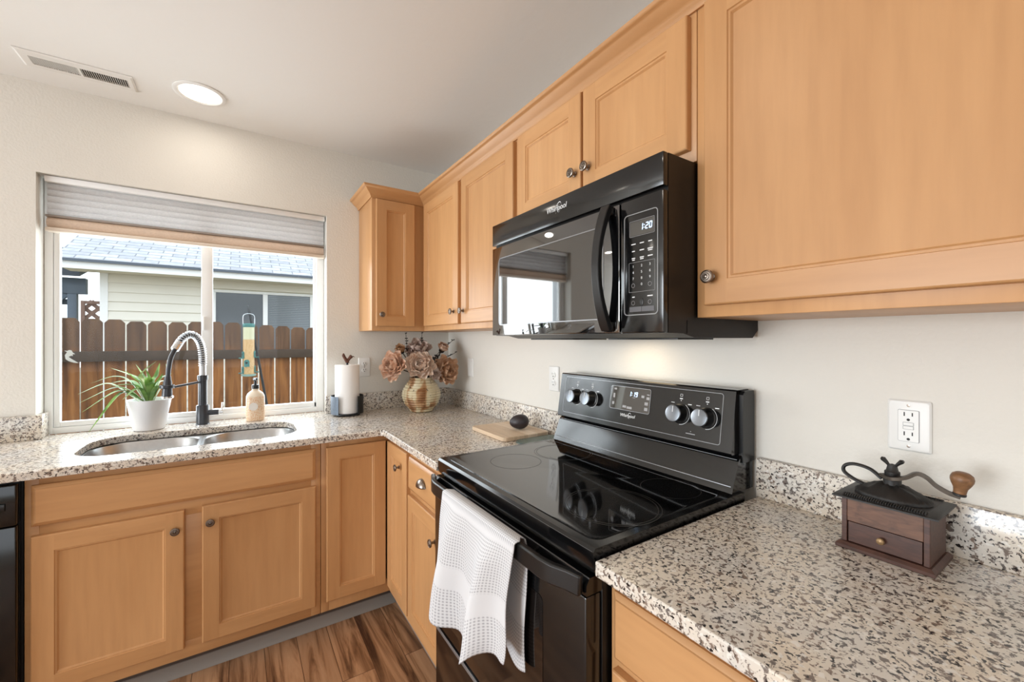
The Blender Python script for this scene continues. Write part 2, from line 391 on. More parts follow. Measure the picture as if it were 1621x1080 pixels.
# window over the sink: horizontal slider
win = bpy.data.objects.new('window_1', None); COL.objects.link(win); win.location = (-1.37, 0.1, ZC); ORG['window_1'] = (-1.37, 0.1, ZC); struct(win)
gx0, gx1, gz0, gz1 = -1.906, -0.838, 0.972, 2.03
mb = MB()
mb.box(WX0 + .001, gx0 - .022, .088, .15, ZC + .001, WZ1 - .001, .003); mb.box(gx1 + .012, WX1 - .001, .088, .15, ZC + .001, WZ1 - .001, .003)
mb.box(gx0 - .024, gx1 + .014, .088, .15, ZC + .001, ZC + .03, .003); mb.box(gx0 - .024, gx1 + .014, .088, .15, gz1 + .02, WZ1 - .001, .003)
mb.box(-1.36, gx1 + .014, .10, .14, ZC + .03, gz0, .003); mb.box(gx1, gx1 + .014, .10, .14, ZC + .03, gz1, .003)
mb.build('frame', 'vinyl', win)
mb = MB()
mb.box(gx0 - .021, gx0, .092, .118, ZC + .031, gz1 + .015, .003); mb.box(-1.383, -1.334, .092, .118, ZC + .031, gz1 + .015, .003)
mb.box(gx0 - .001, -1.382, .092, .118, ZC + .031, gz0 - .004, .003); mb.box(gx0 - .001, -1.382, .092, .118, gz1, gz1 + .015, .003)
sash = mb.build('sash', 'vinyl', win)
mb = MB(); mb.box(-1.376, -1.368, .080, .092, 1.40, 1.47, .002); mb.build('latch', 'vinyl', sash)
mb = MB(); mb.box(gx0, -1.383, .103, .106, gz0 - .004, gz1); mb.build('pane', 'pane', sash, smooth=0)
mb = MB(); mb.box(-1.334, gx1, .122, .125, gz0, gz1 + .02); mb.build('pane', 'pane', win, smooth=0)

# ------------------------------------------------------------------ doors, fronts, hardware
def panel_door(name, parent, F, w, h, t=0.02, st=0.056, rail=None):
    rail = rail or st
    mb = MB()
    e = 0.004
    def ring(i, n): return [F.p(i, i, n), F.p(w - i, i, n), F.p(w - i, h - i, n), F.p(i, h - i, n)]
    mb.rings([ring(0, 0.0005), ring(0, t - e), ring(e * .35, t - e * .35), ring(e, t)], True, True, False, 0)
    # stiles run full height, rails between them
    def q(u0, u1, v0, v1, mi): mb.quad([F.p(u0, v0, t), F.p(u1, v0, t), F.p(u1, v1, t), F.p(u0, v1, t)], mi)
    q(e, st, e, h - e, 0); q(w - st, w - e, e, h - e, 0); q(st, w - st, e, rail, 1); q(st, w - st, h - rail, h - e, 1)
    def ri(i, n): return [F.p(st + i, rail + i, n), F.p(w - st - i, rail + i, n), F.p(w - st - i, h - rail - i, n), F.p(st + i, h - rail - i, n)]
    mb.rings([ri(0, t), ri(.0015, t - .003), ri(.006, t - .0035), ri(.010, t - .0085), ri(.013, t - .0092)], True, False, True, 0)
    return mb.build(name, ['maple_v', 'maple_h'], parent, smooth=25, fixn=False)
def slab_front(name, parent, F, w, h, t=0.02, mat='maple_h', b=0.016):
    mb = MB()
    def ring(i, n): return [F.p(i, i, n), F.p(w - i, i, n), F.p(w - i, h - i, n), F.p(i, h - i, n)]
    mb.rings([ring(0, 0.0005), ring(0, t - .009), ring(.002, t - .007), ring(b * .7, t - .0025), ring(b * .8, t), ring(b, t)], True, True, True)
    return mb.build(name, mat, parent, smooth=20, fixn=False)
def knob(parent, F, u, v, t=0.02, s=1.0):
    c = F.p(u, v, t)
    mb = MB()
    mb.lathe([(.0085 * s, 0), (.0085 * s, .0015), (.005 * s, .004), (.0045 * s, .013), (.008 * s, .016), (.0145 * s, .018), (.0155 * s, .0205), (.0145 * s, .0235),
              (.0125 * s, .0245), (.0115 * s, .023), (.0085 * s, .0232), (.0075 * s, .0252), (.005 * s, .0255), (.0042 * s, .024), (.0028 * s, .0262), (0, .0268)], c, F.N, 24)
    return mb.build('knob', 'pewter', parent)
def FX(y, x, z): return Frame((x, y, z), (0, -1, 0))      # plane facing -x (right-hand run); u runs toward the camera
def FY(x, y, z): return Frame((x, y, z), (1, 0, 0))       # plane facing -y (window run)

def cab_box(mb, x0, x1, y0, y1, z0, z1, top=True, th=0.016):
    mb.box(x0, x0 + th, y0, y1, z0, z1, mi=0); mb.box(x1 - th, x1, y0, y1, z0, z1); mb.box(x0 + th, x1 - th, y0, y1, z0, z0 + th)
    if top: mb.box(x0 + th, x1 - th, y0, y1, z1 - th, z1)

UF = -0.2945; UZ0, UZ1 = 1.40, 2.165
DZ0, DZ1 = 1.427, 2.134
def face_x(mb, x, y0, y1, z0, z1, openings, d=0.019):      # face frame facing -x with openings [(ya, yb, za, zb)] kept as solid backing
    mb.box(x, x + d, y1, y0, z0, z1, .0015, mi=0)
# --- wall cabinets
def wall_cab(name, label, y0, y1, z0, doors, loc_z):
    t = thing(name, label, 'cabinet', (UF, (y0 + y1) / 2, z0))
    mb = MB(); mb.box(UF, -0.001, y1, y0, z0, UZ1, .0015); mb.build('carcass', 'maple_v', t)
    for (a, b, za, zb, ku, kv) in doors:
        F = FX(a, UF, za); d = panel_door('door', t, F, a - b, zb - za)
        if ku is not None: knob(d, F, a - ku, kv - za)
    return t
t = thing('wall_cabinet', 'narrow single-door maple wall cabinet in the room corner, right of the window', 'cabinet', (-0.6, -.15, UZ0))
mb = MB(); mb.box(-0.5995, -0.001, UF, -0.001, UZ0, UZ1, .0015); mb.build('carcass', 'maple_v', t)
F = FY(-0.579, UF, 1.424); d = panel_door('door', t, F, 0.222, 0.711); knob(d, F, 0.028, 0.065)
wall_cab('wall_cabinet', 'tall two-door maple wall cabinet between the room corner and the microwave', UF - .001, -1.2985, UZ0,
         [(-0.336, -0.790, DZ0, DZ1, -0.745, 1.490), (-0.825, -1.284, DZ0, DZ1, -0.851, 1.488)], 0)
wall_cab('wall_cabinet', 'short two-door maple wall cabinet directly above the microwave', -1.2995, -2.0620, 1.779,
         [(-1.315, -1.673, 1.808, DZ1, -1.648, 1.880), (-1.684, -2.047, 1.808, DZ1, -1.709, 1.881)], 0)
wall_cab('wall_cabinet', 'large maple wall cabinet with one wide door, right of the microwave above the coffee grinder', -2.0635, -2.7600, UZ0,
         [(-2.091, -2.735, DZ0, DZ1, -2.112, 1.490)], 0)
# --- crown moulding
prof = [(0.001, 2.140), (.006, 2.140), (.0075, 2.147), (.0115, 2.150), (.0135, 2.156), (.021, 2.162), (.030, 2.169), (.040, 2.180), (.043, 2.184), (.048, 2.1855), (.053, 2.190), (.055, 2.197), (.001, 2.197)]
path = [(-0.5995, -0.002, -1, 0), (-0.5995, UF, -1, -1), (UF, UF, -1, -1), (UF, -2.76, -1, 0)]
mb = MB(); mb.rings([[(px + sx * o, py + sy * o, z) for o, z in prof] for px, py, sx, sy in path], True, True, True)
tag(mb.build('crown_molding', 'maple_h', None, (-.3, -1, 2.14), smooth=50), 'maple crown molding running along the tops of all the wall cabinets', 'molding')

# --- base cabinets
BF = -0.59; BZ0, BZ1 = 0.10, ZC - CT - 0.0015
t = thing('base_cabinet', 'maple sink base cabinet with long false drawer front and two doors under the window', 'cabinet', (-1.36, -.3, 0))
mb = MB(); cab_box(mb, -1.819, -0.906, BF + .02, -0.02, BZ0, BZ1, False); mb.box(-1.803, -0.922, -.035, -.02, BZ0, BZ1)
mb.build('carcass', 'maple_v', t)
mb = MB(); mb.box(-1.819, -1.785, BF, BF + .02, BZ0, BZ1, .001, mi=0); mb.box(-0.945, -0.906, BF, BF + .02, BZ0, BZ1, .001); mb.box(-1.41, -1.325, BF, BF + .02, .1652, .6598, .001)
mb.box(-1.785, -0.945, BF, BF + .02, BZ0, .165, .001, mi=1); mb.box(-1.785, -0.945, BF, BF + .02, .66, .74, .001); mb.box(-1.785, -0.945, BF, BF + .02, .84, BZ1, .001)
mb.build('face_frame', ['maple_v', 'maple_h'], t)
slab_front('drawer_front', t, FY(-1.801, BF, 0.718), 0.873, 0.138)
F = FY(-1.801, BF, 0.146); d = panel_door('door', t, F, 0.407, 0.539); knob(d, F, 0.380, 0.470)
F = FY(-1.339, BF, 0.146); d = panel_door('door', t, F, 0.411, 0.543); knob(d, F, 0.027, 0.478)
mb = MB(); mb.box(-1.819, -0.906, -.53, -.515, 0.001, BZ0); mb.build('toe_kick', 'kick', t)

t = thing('base_cabinet', 'L-shaped maple corner base cabinet with two doors meeting in the inside corner', 'cabinet', (-.45, -.45, 0))
mb = MB()
mb.box(-0.904, -0.886, BF + .02, -.02, BZ0, BZ1); mb.box(-0.886, -.02, -.036, -.02, BZ0, BZ1); mb.box(-.036, -.02, -0.899, -.036, BZ0, BZ1)
mb.box(BF + .02, -.036, -0.899, -0.883, BZ0, BZ1); mb.box(-0.886, -.036, BF + .02, -.036, BZ0, BZ0 + .016); mb.box(BF + .02, -.036, -0.883, BF + .02, BZ0, BZ0 + .016)
mb.build('carcass', 'maple_v', t)
mb = MB(); mb.box(-0.904, -0.870, BF, BF + .02, BZ0, BZ1, .001, mi=0); mb.box(-0.870, BF + .02, BF, BF + .02, .845, BZ1, .001, mi=1); mb.box(-0.870, BF + .02, BF, BF + .02, BZ0, .165, .001)
mb.box(BF, BF + .02, -0.870, BF, .845, BZ1, .001); mb.box(BF, BF + .02, -0.870, BF, BZ0, .165, .001); mb.box(BF, BF + .02, -0.899, -0.870, BZ0, BZ1, .001, mi=0)
mb.build('face_frame', ['maple_v', 'maple_h'], t)
panel_door('door', t, FY(-0.883, BF, 0.150), 0.270, 0.704)
F = FX(-0.614, BF, 0.142); d = panel_door('door', t, F, 0.276, 0.710); knob(d, F, 0.186, 0.628)
mb = MB(); mb.box(-0.904, -.53, -.53, -.515, 0.001, BZ0); mb.box(-.53, -.515, -0.899, -.53, 0.001, BZ0); mb.build('toe_kick', 'kick', t)

t = thing('base_cabinet', 'narrow maple base cabinet with cup-pull drawer over one door, left of the range', 'cabinet', (-.45, -1.1, 0))
mb = MB(); cab_box(mb, BF + .02, -.02, -1.287, -0.901, BZ0, BZ1); mb.build('carcass', 'maple_v', t)
mb = MB(); mb.box(BF, BF + .02, -1.287, -0.901, BZ0, BZ1, .001); mb.build('face_frame', 'maple_v', t)
F = FX(-0.909, BF, 0.705); d = slab_front('drawer', t, F, 0.352, 0.138)
mb = MB(); Fc = F; cu, cv = 0.175, 0.070
loops = []
for i in range(13):
    a = PI * i / 12; loops.append([Fc.p(cu + .038 * math.cos(a), cv + .030 * math.sin(a) * math.cos(b_) - .008, .0205 + .024 * math.sin(a) * math.sin(b_)) for b_ in [PI / 2 * k / 8 for k in range(9)]])
mb.rings(loops, False)
cup = mb.build('cup_pull', 'pewter', d); md = cup.modifiers.new('thick', 'SOLIDIFY'); md.thickness = .0018; md.offset = -1
F = FX(-0.909, BF, 0.142); d = panel_door('door', t, F, 0.352, 0.538); knob(d, F, 0.300, 0.455)
mb = MB(); mb.box(-.53, -.515, -1.287, -0.901, 0.001, BZ0); mb.build('toe_kick', 'kick', t)

t = thing('base_cabinet', 'maple base cabinet with drawer and door at lower right, right of the range', 'cabinet', (-.45, -2.5, 0))
mb = MB(); cab_box(mb, BF + .02, -.02, -3.05, -2.066, BZ0, BZ1); mb.build('carcass', 'maple_v', t)
mb = MB(); mb.box(BF, BF + .02, -3.05, -2.066, BZ0, BZ1, .001); mb.build('face_frame', 'maple_v', t)
slab_front('drawer', t, FX(-2.083, BF, 0.722), 0.60, 0.132, b=.014)
panel_door('door', t, FX(-2.083, BF, 0.142), 0.60, 0.56)
mb = MB(); mb.box(-.53, -.515, -3.05, -2.066, 0.001, BZ0); mb.build('toe_kick', 'kick', t)

# vinyl cove base at the toe kicks
mb = MB()
def cove(s_): return [(0, .001), (-.012, .001), (-.010, .006), (-.004, .014), (-.003, .052), (0, .054)]
pr = cove(1)
mb.rings([[(x, -.531 + o, z) for o, z in pr] for x in (-1.819, -.5435)], True, True, True); mb.rings([[(-.531 + o, y, z) for o, z in pr] for y in (-.531, -1.286)], True, True, True)
struct(mb.build('trim_1', 'vinyl_base', smooth=40))

# dishwasher
t = thing('dishwasher', 'black built-in dishwasher cut off at the left edge beside the sink cabinet', 'dishwasher', (-2.12, -.3, 0))
mb = MB(); mb.box(-2.42, -1.823, -.585, -.03, .09, BZ1 - .004); mb.build('tub', 'black_satin', t)
mb = MB(); mb.box(-2.415, -1.828, -.625, -.586, .12, .735, .004); mb.build('door', 'black', t)
mb = MB(); mb.box(-2.415, -1.828, -.625, -.586, .738, .872, .004); cp = mb.build('control_panel', 'black', t)
mb = MB(); mb.box(-2.2, -1.85, -.632, -.626, .79, .815, .002); mb.build('handle', 'black_satin', cp)
mb = MB(); mb.box(-2.415, -1.828, -.55, -.54, .005, .10); mb.build('kick_plate', 'black_satin', t)

# ------------------------------------------------------------------ countertops
def slab(name, outer, hole, z0, z1, mat, parent, bev=0.004):
    bm = bmesh.new()
    def loop(pts, z): return [bm.verts.new((x, y, z)) for x, y in pts]
    for z, flip in ((z1, False), (z0, True)):
        es = []
        for pts in [outer] + ([hole] if hole else []):
            v = loop(pts, z); es += [bm.edges.new((v[i], v[(i + 1) % len(v)])) for i in range(len(v))]
        bmesh.ops.triangle_fill(bm, use_beauty=True, use_dissolve=False, edges=es)
    bm.verts.ensure_lookup_table()
    n0 = len(outer) + (len(hole) if hole else 0); k = 0
    for pts in [outer] + ([hole] if hole else []):
        m = len(pts)
        for i in range(m):
            a, b = k + i, k + (i + 1) % m
            bm.faces.new((bm.verts[a], bm.verts[b], bm.verts[b + n0], bm.verts[a + n0]))
        k += m
    mb = MB(); mb.bm.free(); mb.bm = bm
    o = mb.build(name, mat, parent, smooth=40)
    md = o.modifiers.new('eased', 'BEVEL'); md.width = bev; md.segments = 3; md.limit_method = 'ANGLE'; md.angle_limit = R(50)
    return o
CE = -0.636
ct = thing('countertop', 'L-shaped speckled granite countertop with sink cutout, under the window and around the corner', 'countertop', (-.9, -.3, ZC - CT))
outer = [(-2.43, CE), (CE - .012, CE), (CE, CE - .012), (CE, -1.288), (-.0015, -1.288), (-.0015, -.0015), (WX1 - .0015, -.0015), (WX1 - .0015, .0865), (WX0 + .0015, .0865), (WX0 + .0015, -.0015), (-2.43, -.0015)]
hole = rrect(-1.745, -0.982, -.517, -.112, .135, 8)
slab('slab', outer, hole, ZC - CT, ZC, 'granite', ct)
BS = 1.020
mb = MB(); mb.box(-2.43, -1.932, -.0215, -.0015, ZC + .0003, BS, .002); mb.build('backsplash', 'granite', ct)
mb = MB(); mb.box(-1.9555, -1.940, -.0012, .0865, ZC + .0003, BS, .002); mb.build('backsplash', 'granite', ct)
mb = MB(); mb.box(-.792, -.0015, -.0215, -.0015, ZC + .0003, BS, .002); mb.build('backsplash', 'granite', ct)
mb = MB(); mb.box(-.0215, -.0015, -1.288, -.0220, ZC + .0003, BS, .002); mb.build('backsplash', 'granite', ct)
ct2 = thing('countertop', 'speckled granite countertop section right of the range, holding the coffee grinder', 'countertop', (-.3, -2.5, ZC - CT))
slab('slab', [(CE, -3.05), (-.0015, -3.05), (-.0015, -2.064), (CE, -2.064)], None, ZC - CT, ZC, 'granite', ct2)
mb = MB(); mb.box(-.0215, -.0015, -3.05, -2.064, ZC + .0003, BS, .002); mb.build('backsplash', 'granite', ct2)

# ------------------------------------------------------------------ sink
sk = thing('kitchen_sink', 'stainless steel double-bowl sink set under the granite below the window', 'sink', (-1.36, -.3, .68))
def bowl(x0, x1, y0, y1, r, fx0, fx1, fy0, fy1):
    z = ZC - CT - .002
    mb = MB(); n = 8
    def L(i, zz, rr): return [(a, b, zz) for a, b in rrect(x0 + i, x1 - i, y0 + i, y1 - i, rr, n)]
    fl = [(a, b, z) for a, b in rrect(fx0, fx1, fy0, fy1, .02, n)]
    mb.rings([fl, L(-.003, z, r), L(0, z - .004, r), L(.006, z - .10, r - .004), L(.012, z - .165, r - .01), L(.024, z - .182, r - .02), L(.05, z - .188, max(r - .05, .02))], True, False, True)
    b = mb.build('bowl', 'steel', sk, smooth=45)
    cx, cy = (x0 + x1) / 2, (y0 + y1) / 2 + .03
    mb = MB(); mb.lathe([(.045, 0), (.045, .003), (.036, .0035), (.03, .001), (0, .0008)], (cx, cy, z - .1875), (0, 0, 1), 28); mb.build('drain', 'chrome', b)
bowl(-1.742, -1.375, -.512, -.118, .115, -1.775, -1.3605, -.545, -.085)
bowl(-1.347, -0.985, -.512, -.118, .115, -1.3600, -0.950, -.545, -.085)

# ------------------------------------------------------------------ microwave
mw = thing('microwave', 'black over-the-range microwave with mirror-dark door, hung under the short wall cabinet', 'microwave', (-.2, -1.68, 1.36))
Y0, Y1 = -1.303, -2.0595; XF = -0.418
mb = MB()
mb.prism([(-.002, 1.402), (-.002, 1.374), (-.03, 1.352), (-.30, 1.352), (-.345, 1.362), (-.40, 1.3625), (-.40, 1.774), (-.002, 1.774)], lambda p, k: (p[0], (Y0, Y1)[k], p[1]))
mb.box(-.33, -.05, Y1 - .0012, Y1, 1.362, 1.393, .0)
mb.build('body', 'black_brown', mw)
mb = MB(); mb.box(XF, -.4005, Y1, Y0, 1.6975, 1.775, .003); gr = mb.build('vent_fascia', 'black', mw)
F = FX(Y0, XF, 0)
WORD = 'Whirlpool'
text('logo', WORD, F, 0.378, 1.743, 0.0225, 'white_print', gr, n=.0003, shear=0.18, ext=.0004)
def swoosh(name, F, u, v, s, parent):
    mb = MB(); P = []
    for i in range(25):
        a = R(-60 + 300 * i / 24); P.append((u + s * 1.25 * math.cos(a) * .55 + .35 * s * math.sin(a), v + s * math.sin(a)))
    for i in range(24):
        w0 = .06 * s * math.sin(PI * i / 24) + .01 * s; w1 = .06 * s * math.sin(PI * (i + 1) / 24) + .01 * s
        (a, b), (c, d) = P[i], P[i + 1]
        mb.quad([F.p(a, b - w0, .0008), F.p(c, d - w1, .0008), F.p(c, d + w1, .0008), F.p(a, b + w0, .0008)])
    return mb.build(name, 'white_print', parent, smooth=0)
swoosh('logo_ring', F, 0.388, 1.742, .017, gr)
# door with window, outline and bowed handle
mb = MB(); mb.box(XF, -.4005, -1.930, Y0, 1.3635, 1.6885, .0035); dr = mb.build('door', 'black_door', mw)
mb = MB(); outline(mb, F, 0.048, 0.572, 1.400, 1.646, .014, .0012, .0028); mb.build('window_outline', 'trim_grey', dr)
mb = MB(); mb.prism(rrect(0.0515, 0.5685, 1.4035, 1.6425, .012, 5), lambda p, k: F.p(p[0], p[1], (.0001, .0004)[k])); mb.build('window', 'black_door', dr)
mb = MB()
hp = []
for i in range(21):
    k = i / 20; z = 1.372 + (1.686 - 1.372) * k; hp.append((XF - .010 - .040 * math.sin(PI * k) ** 0.8, -1.899, z))
mb.bar(hp, [.030 - .006 * math.sin(PI * i / 20) for i in range(21)], [.018 - .004 * math.sin(PI * i / 20) for i in range(21)], up=(-1, 0, 0))
mb.box(XF - .012, XF - .0002, -1.914, -1.884, 1.3665, 1.392, .003); mb.box(XF - .012, XF - .0002, -1.914, -1.884, 1.666, 1.687, .003)
md = mb.build('handle', 'black_satin', dr, smooth=50).modifiers.new('round', 'BEVEL'); md.width = .003; md.segments = 2; md.limit_method = 'ANGLE'
# faint crescent of vent holes at the door foot
mb = MB()
for i in range(9):
    a = R(25 + 130 * i / 8); mb.lathe([(.0018, 0), (.0018, .0003)], F.p(.245 + .026 * math.cos(a), 1.368 + .012 * math.sin(a), .0), F.N, 8)
mb.build('vent_holes', 'black_satin', dr)
# control panel
mb = MB(); mb.box(XF, -.4005, Y1, -1.9345, 1.3635, 1.6885, .003); cp = mb.build('control_panel', 'black', mw)
mb = MB(); outline(mb, F, 0.643, 0.743, 1.406, 1.652, .010, .0012, .0022); mb.build('panel_outline', 'trim_grey', cp)
mb = MB(); outline(mb, F, 0.660, 0.733, 1.596, 1.634, .002, .0006, .0008); mb.build('display_outline', 'grey_print', cp); mb = MB(); outline(mb, F, 0.658, 0.734, 1.462, 1.534, .002, .0006, .0006); mb.build('keypad_outline', 'grey_print', cp)
mb = MB(); fbox(mb, F, .662, .731, 1.598, 1.632, .0001, .0004); ds = mb.build('display', 'black_door', cp, smooth=0)
mb = MB(); digits(mb, F, '1:20', 0.692, 1.616, 0.0155); mb.build('clock_digits', 'lcd', ds, smooth=0)
mb = MB()
for r, z in enumerate((1.578, 1.561, 1.544)):
    for c, u in enumerate((.672, .697, .721)):
        wdt = (.013, .012, .011, .009, .013, .015, .010, .012, .014)[r * 3 + c]
        fbox(mb, F, u - wdt / 2, u + wdt / 2, z - .0012, z + .0012, .0003, .0006)
        if (r, c) in ((1, 2), (2, 0), (2, 1)): fbox(mb, F, u - wdt / 2.4, u + wdt / 2.4, z - .0052, z - .003, .0003, .0006)
fbox(mb, F, .668, .676, 1.449, 1.4515, .0003, .0006); fbox(mb, F, .713, .728, 1.449, 1.4515, .0003, .0006)
mb.build('key_marks', 'white_print', cp, smooth=0)
for i, d in enumerate('1234567890'):
    u = (.671, .696, .720)[i % 3] if i < 9 else .696; z = 1.524 - .0148 * (i // 3)
    text('key_number', d, F, u, z, 0.0085, 'white_print', cp, n=.0003)
for u, z in ((.671, 1.478), (.720, 1.478), (.671, 1.436), (.720, 1.436)):
    mb = MB(); mb.lathe([(.0052, 0.0), (.0052, .0005), (.0045, .0005), (.0045, 0.0)], F.p(u, z, .0002), F.N, 20, False, False); mb.build('key_ring', 'grey_print', cp)
M['dim_key'] = plain('dim_grey_keys', rgb(92, 92, 96), .4)
for u0_, u1_ in ((.660, .6955), (.6965, .732)): mb = MB(); fbox(mb, F, u0_, u1_, 1.4145, 1.4265, .0002, .0007); mb.build('light_key', 'dim_key', cp, smooth=0)
mb = MB(); mb.sphere(F.p(.696, 1.437, .0005), .009, (.12, .6, 1.0), 16); mb.build('thumb_mark', 'black_satin', cp)
# underside: charcoal filters and the task lamp lens
mb = MB(); mb.box(-.28, -.12, -1.60, -1.36, 1.3475, 1.3518, .001); mb.build('filter', 'black_satin', mw)
mb = MB(); mb.box(-.28, -.12, -2.0, -1.76, 1.3475, 1.3518, .001); mb.build('filter', 'black_satin', mw)
mb = MB(); mb.box(-.115, -.065, -1.75, -1.61, 1.3480, 1.3518, .001); mb.build('task_lamp', 'mw_lamp', mw)
area('microwave_task_lamp', (-.15, -1.68, 1.343), (0, 0, 0), .10, .16, 0.40, (1, .84, .62))

# ------------------------------------------------------------------ range
rg = thing('range', 'black freestanding electric range with glass cooktop and tall back control panel', 'range', (-.33, -1.678, 0))
A0, A1 = -1.2945, -2.0585
mb = MB(); mb.box(-.605, -.012, A1 + .004, A0 - .004, .06, .880, .002); mb.build('body', 'black_satin', rg)
mb = MB(); mb.box(-.60, -.05, A1 + .03, A0 - .03, .002, .06); mb.build('base', 'black_satin', rg)
# cooktop frame + glass
mb = MB(); mb.prism([(-.632, .890), (-.634, .926), (-.628, .933), (-.070, .933), (-.070, .9005), (-.60, .9005), (-.60, .8815), (-.628, .8815)], lambda p, k: (p[0], (A0, A1)[k], p[1]))
ck = mb.build('cooktop', 'black', rg, smooth=25)
mb = MB(); gp = rrect(-.607, -.105, A1 + .022, A0 - .022, .028, 6)
gi = rrect(-.604, -.108, A1 + .025, A0 - .025, .026, 6)
mb.rings([[(a, b, .9331) for a, b in gp], [(a, b, .9348) for a, b in gp], [(a, b, .9345) for a, b in gi]], True, False, True); gl = mb.build('glass', 'cook_glass', ck, smooth=25)
for (cx, cy, rr) in ((-.44, -1.925, .118), (-.43, -1.48, .085), (-.215, -1.93, .078), (-.22, -1.48, .105)):
    for r_ in (rr, rr * .93) if rr > .1 else (rr,):
        mb = MB(); mb.lathe([(r_, 0), (r_ + .0016, 0)], (cx, cy, .93475), (0, 0, 1), 64, False, False); mb.build('burner_ring', 'ring_grey', gl)
mb = MB(); mb.box(-.6335, -.6325, A1 + .004, A0 - .004, .9255, .9270); mb.build('edge_line', 'trim_grey', ck)
# front: vent strip, door, handle, drawer
mb = MB(); mb.prism([(-.606, .876), (-.640, .876), (-.648, .862), (-.648, .842), (-.606, .842)], lambda p, k: (p[0], (A0 - .004, A1 + .004)[k], p[1])); vs = mb.build('vent_strip', 'black', rg, smooth=20)
mb = MB()
for a, b, n in ((-1.375, -1.40, 4), (-1.44, -1.565, 10), (-1.60, -1.76, 12), (-1.80, -1.92, 9)):
    for i in range(n):
        y = a + (b - a) * i / (n - 1); mb.box(-.6492, -.6478, y - .0028, y + .0028, .846, .861)
mb.build('vent_slots', plain('matte_black_slot', rgb(4, 4, 4), .9), vs, smooth=0)
mb = MB(); mb.box(-.6415, -.6400, A1 + .004, A0 - .004, .8745, .8765); mb.build('edge_line', 'trim_grey', vs)
mb = MB(); mb.box(-.648, -.606, A1 + .006, A0 - .006, .375, .838, .004); od = mb.build('oven_door', 'black', rg)
F = FX(A0, -.648, 0)
mb = MB(); mb.prism(rrect(.115, .620, .42, .770, .015, 5), lambda p, k: F.p(p[0], p[1], (.0001, .0012)[k])); mb.build('oven_window', plain('smoked_oven_glass', rgb(24, 20, 18), .06, spec=.9), od, smooth=20)
mb = MB(); pts = []
for i in range(25):
    k = i / 24; y = A0 - .010 + (A1 + .012 - A0 + .008) * k; e = min(k, 1 - k) * .742; o = min(1, e / .085); o = o * o * (3 - 2 * o)
    pts.append((-.656 - .030 * o, y, .868 - .004 * (1 - o)))
mb.bar(pts, .016, .042, up=(0, 0, 1))
hd = mb.build('handle', 'black_satin', od, smooth=30); md = hd.modifiers.new('round', 'BEVEL'); md.width = .004; md.segments = 2; md.limit_method = 'ANGLE'
mb = MB(); mb.box(-.645, -.606, A1 + .006, A0 - .006, .10, .366, .004); dw = mb.build('storage_drawer', 'black', rg)
mb = MB(); mb.box(-.6475, -.6452, A1 + .010, A0 - .010, .352, .364, .001); mb.build('edge_line', 'trim_grey', dw)
# back guard
def BGX(z): return -.106 + (z - 1.036) * (.026 / .172)
mb = MB(); mb.prism([(-.012, .934), (-.118, .934), (-.113, .950), (-.086, 1.016), (-.080, 1.022), (-.070, 1.030), (-.012, 1.030)], lambda p, k: (p[0], (A0 - .004, A1 + .008)[k], p[1])); bk = mb.build('back_riser', 'black', rg, smooth=20)
mb = MB(); mb.box(-.1135, -.1105, A1 + .014, A0 - .010, .9495, .9520, .001); mb.box(-.0835, -.0820, A1 + .014, A0 - .010, 1.0185, 1.0200); mb.build('edge_line', 'trim_grey', bk)
mb = MB(); mb.prism([(-.012, 1.031), (-.066, 1.031), (-.104, 1.034), (-.107, 1.038), (-.082, 1.205), (-.078, 1.209), (-.020, 1.209), (-.012, 1.200)], lambda p, k: (p[0], (A0 - .016, A1 + .016)[k], p[1]))
bg = mb.build('control_panel', 'black', rg, smooth=25)
mb = MB(); mb.prism([(-.070, 1.010), (-.070, 1.196), (-.060, 1.206), (-.014, 1.206), (-.010, 1.19), (-.010, 1.010)], lambda p, k: (p[0], (A1 + .0155, A1 + .004)[k], p[1])); mb.build('end_cap', 'black_satin', bg, smooth=25)
tl = math.atan2(.025, .167)
F = Frame((-.107, A0 - .016, 1.038), (0, -1, 0), (math.sin(tl), 0, math.cos(tl)))
LW = .729
mb = MB(); outline(mb, F, .030, LW - .030, .016, .160, .008, .0008, .0014); mb.build('panel_outline', 'trim_grey', bg)
mb = MB(); mb.prism(rrect(.283, .455, .066, .146, .006, 4), lambda p, k: F.p(p[0], p[1], (.0001, .0012)[k])); dp = mb.build('display', 'black_door', bg, smooth=20)
mb = MB(); outline(mb, F, .282, .456, .065, .147, .007, .0016, .0014); mb.build('display_outline', 'trim_grey', dp)
Fd = Frame(F.p(0, 0, .0009), F.U, F.V)
mb = MB(); digits(mb, Fd, '1:19', .366, .124, .0165); mb.build('clock_digits', 'lcd', dp, smooth=0)
mb = MB()
for u, v, w, h in ((.425, .120, .012, .008), (.446, .128, .010, .003), (.446, .116, .012, .009), (.441, .098, .013, .010), (.441, .080, .013, .010), (.350, .078, .016, .008), (.372, .076, .022, .008), (.388, .112, .012, .0015), (.303, .136, .012, .006), (.300, .112, .008, .016), (.298, .085, .010, .010)):
    fbox(mb, Fd, u - w / 2, u + w / 2, v - h / 2, v + h / 2, .0004, .0007)
mb.build('key_marks', 'grey_print', dp, smooth=0)
text('logo', WORD, F, .366, .048, .0155, 'white_print', bg, n=.0003, shear=.18, ext=.0004)
swoosh('logo_ring', F, .373, .047, .0115, bg)
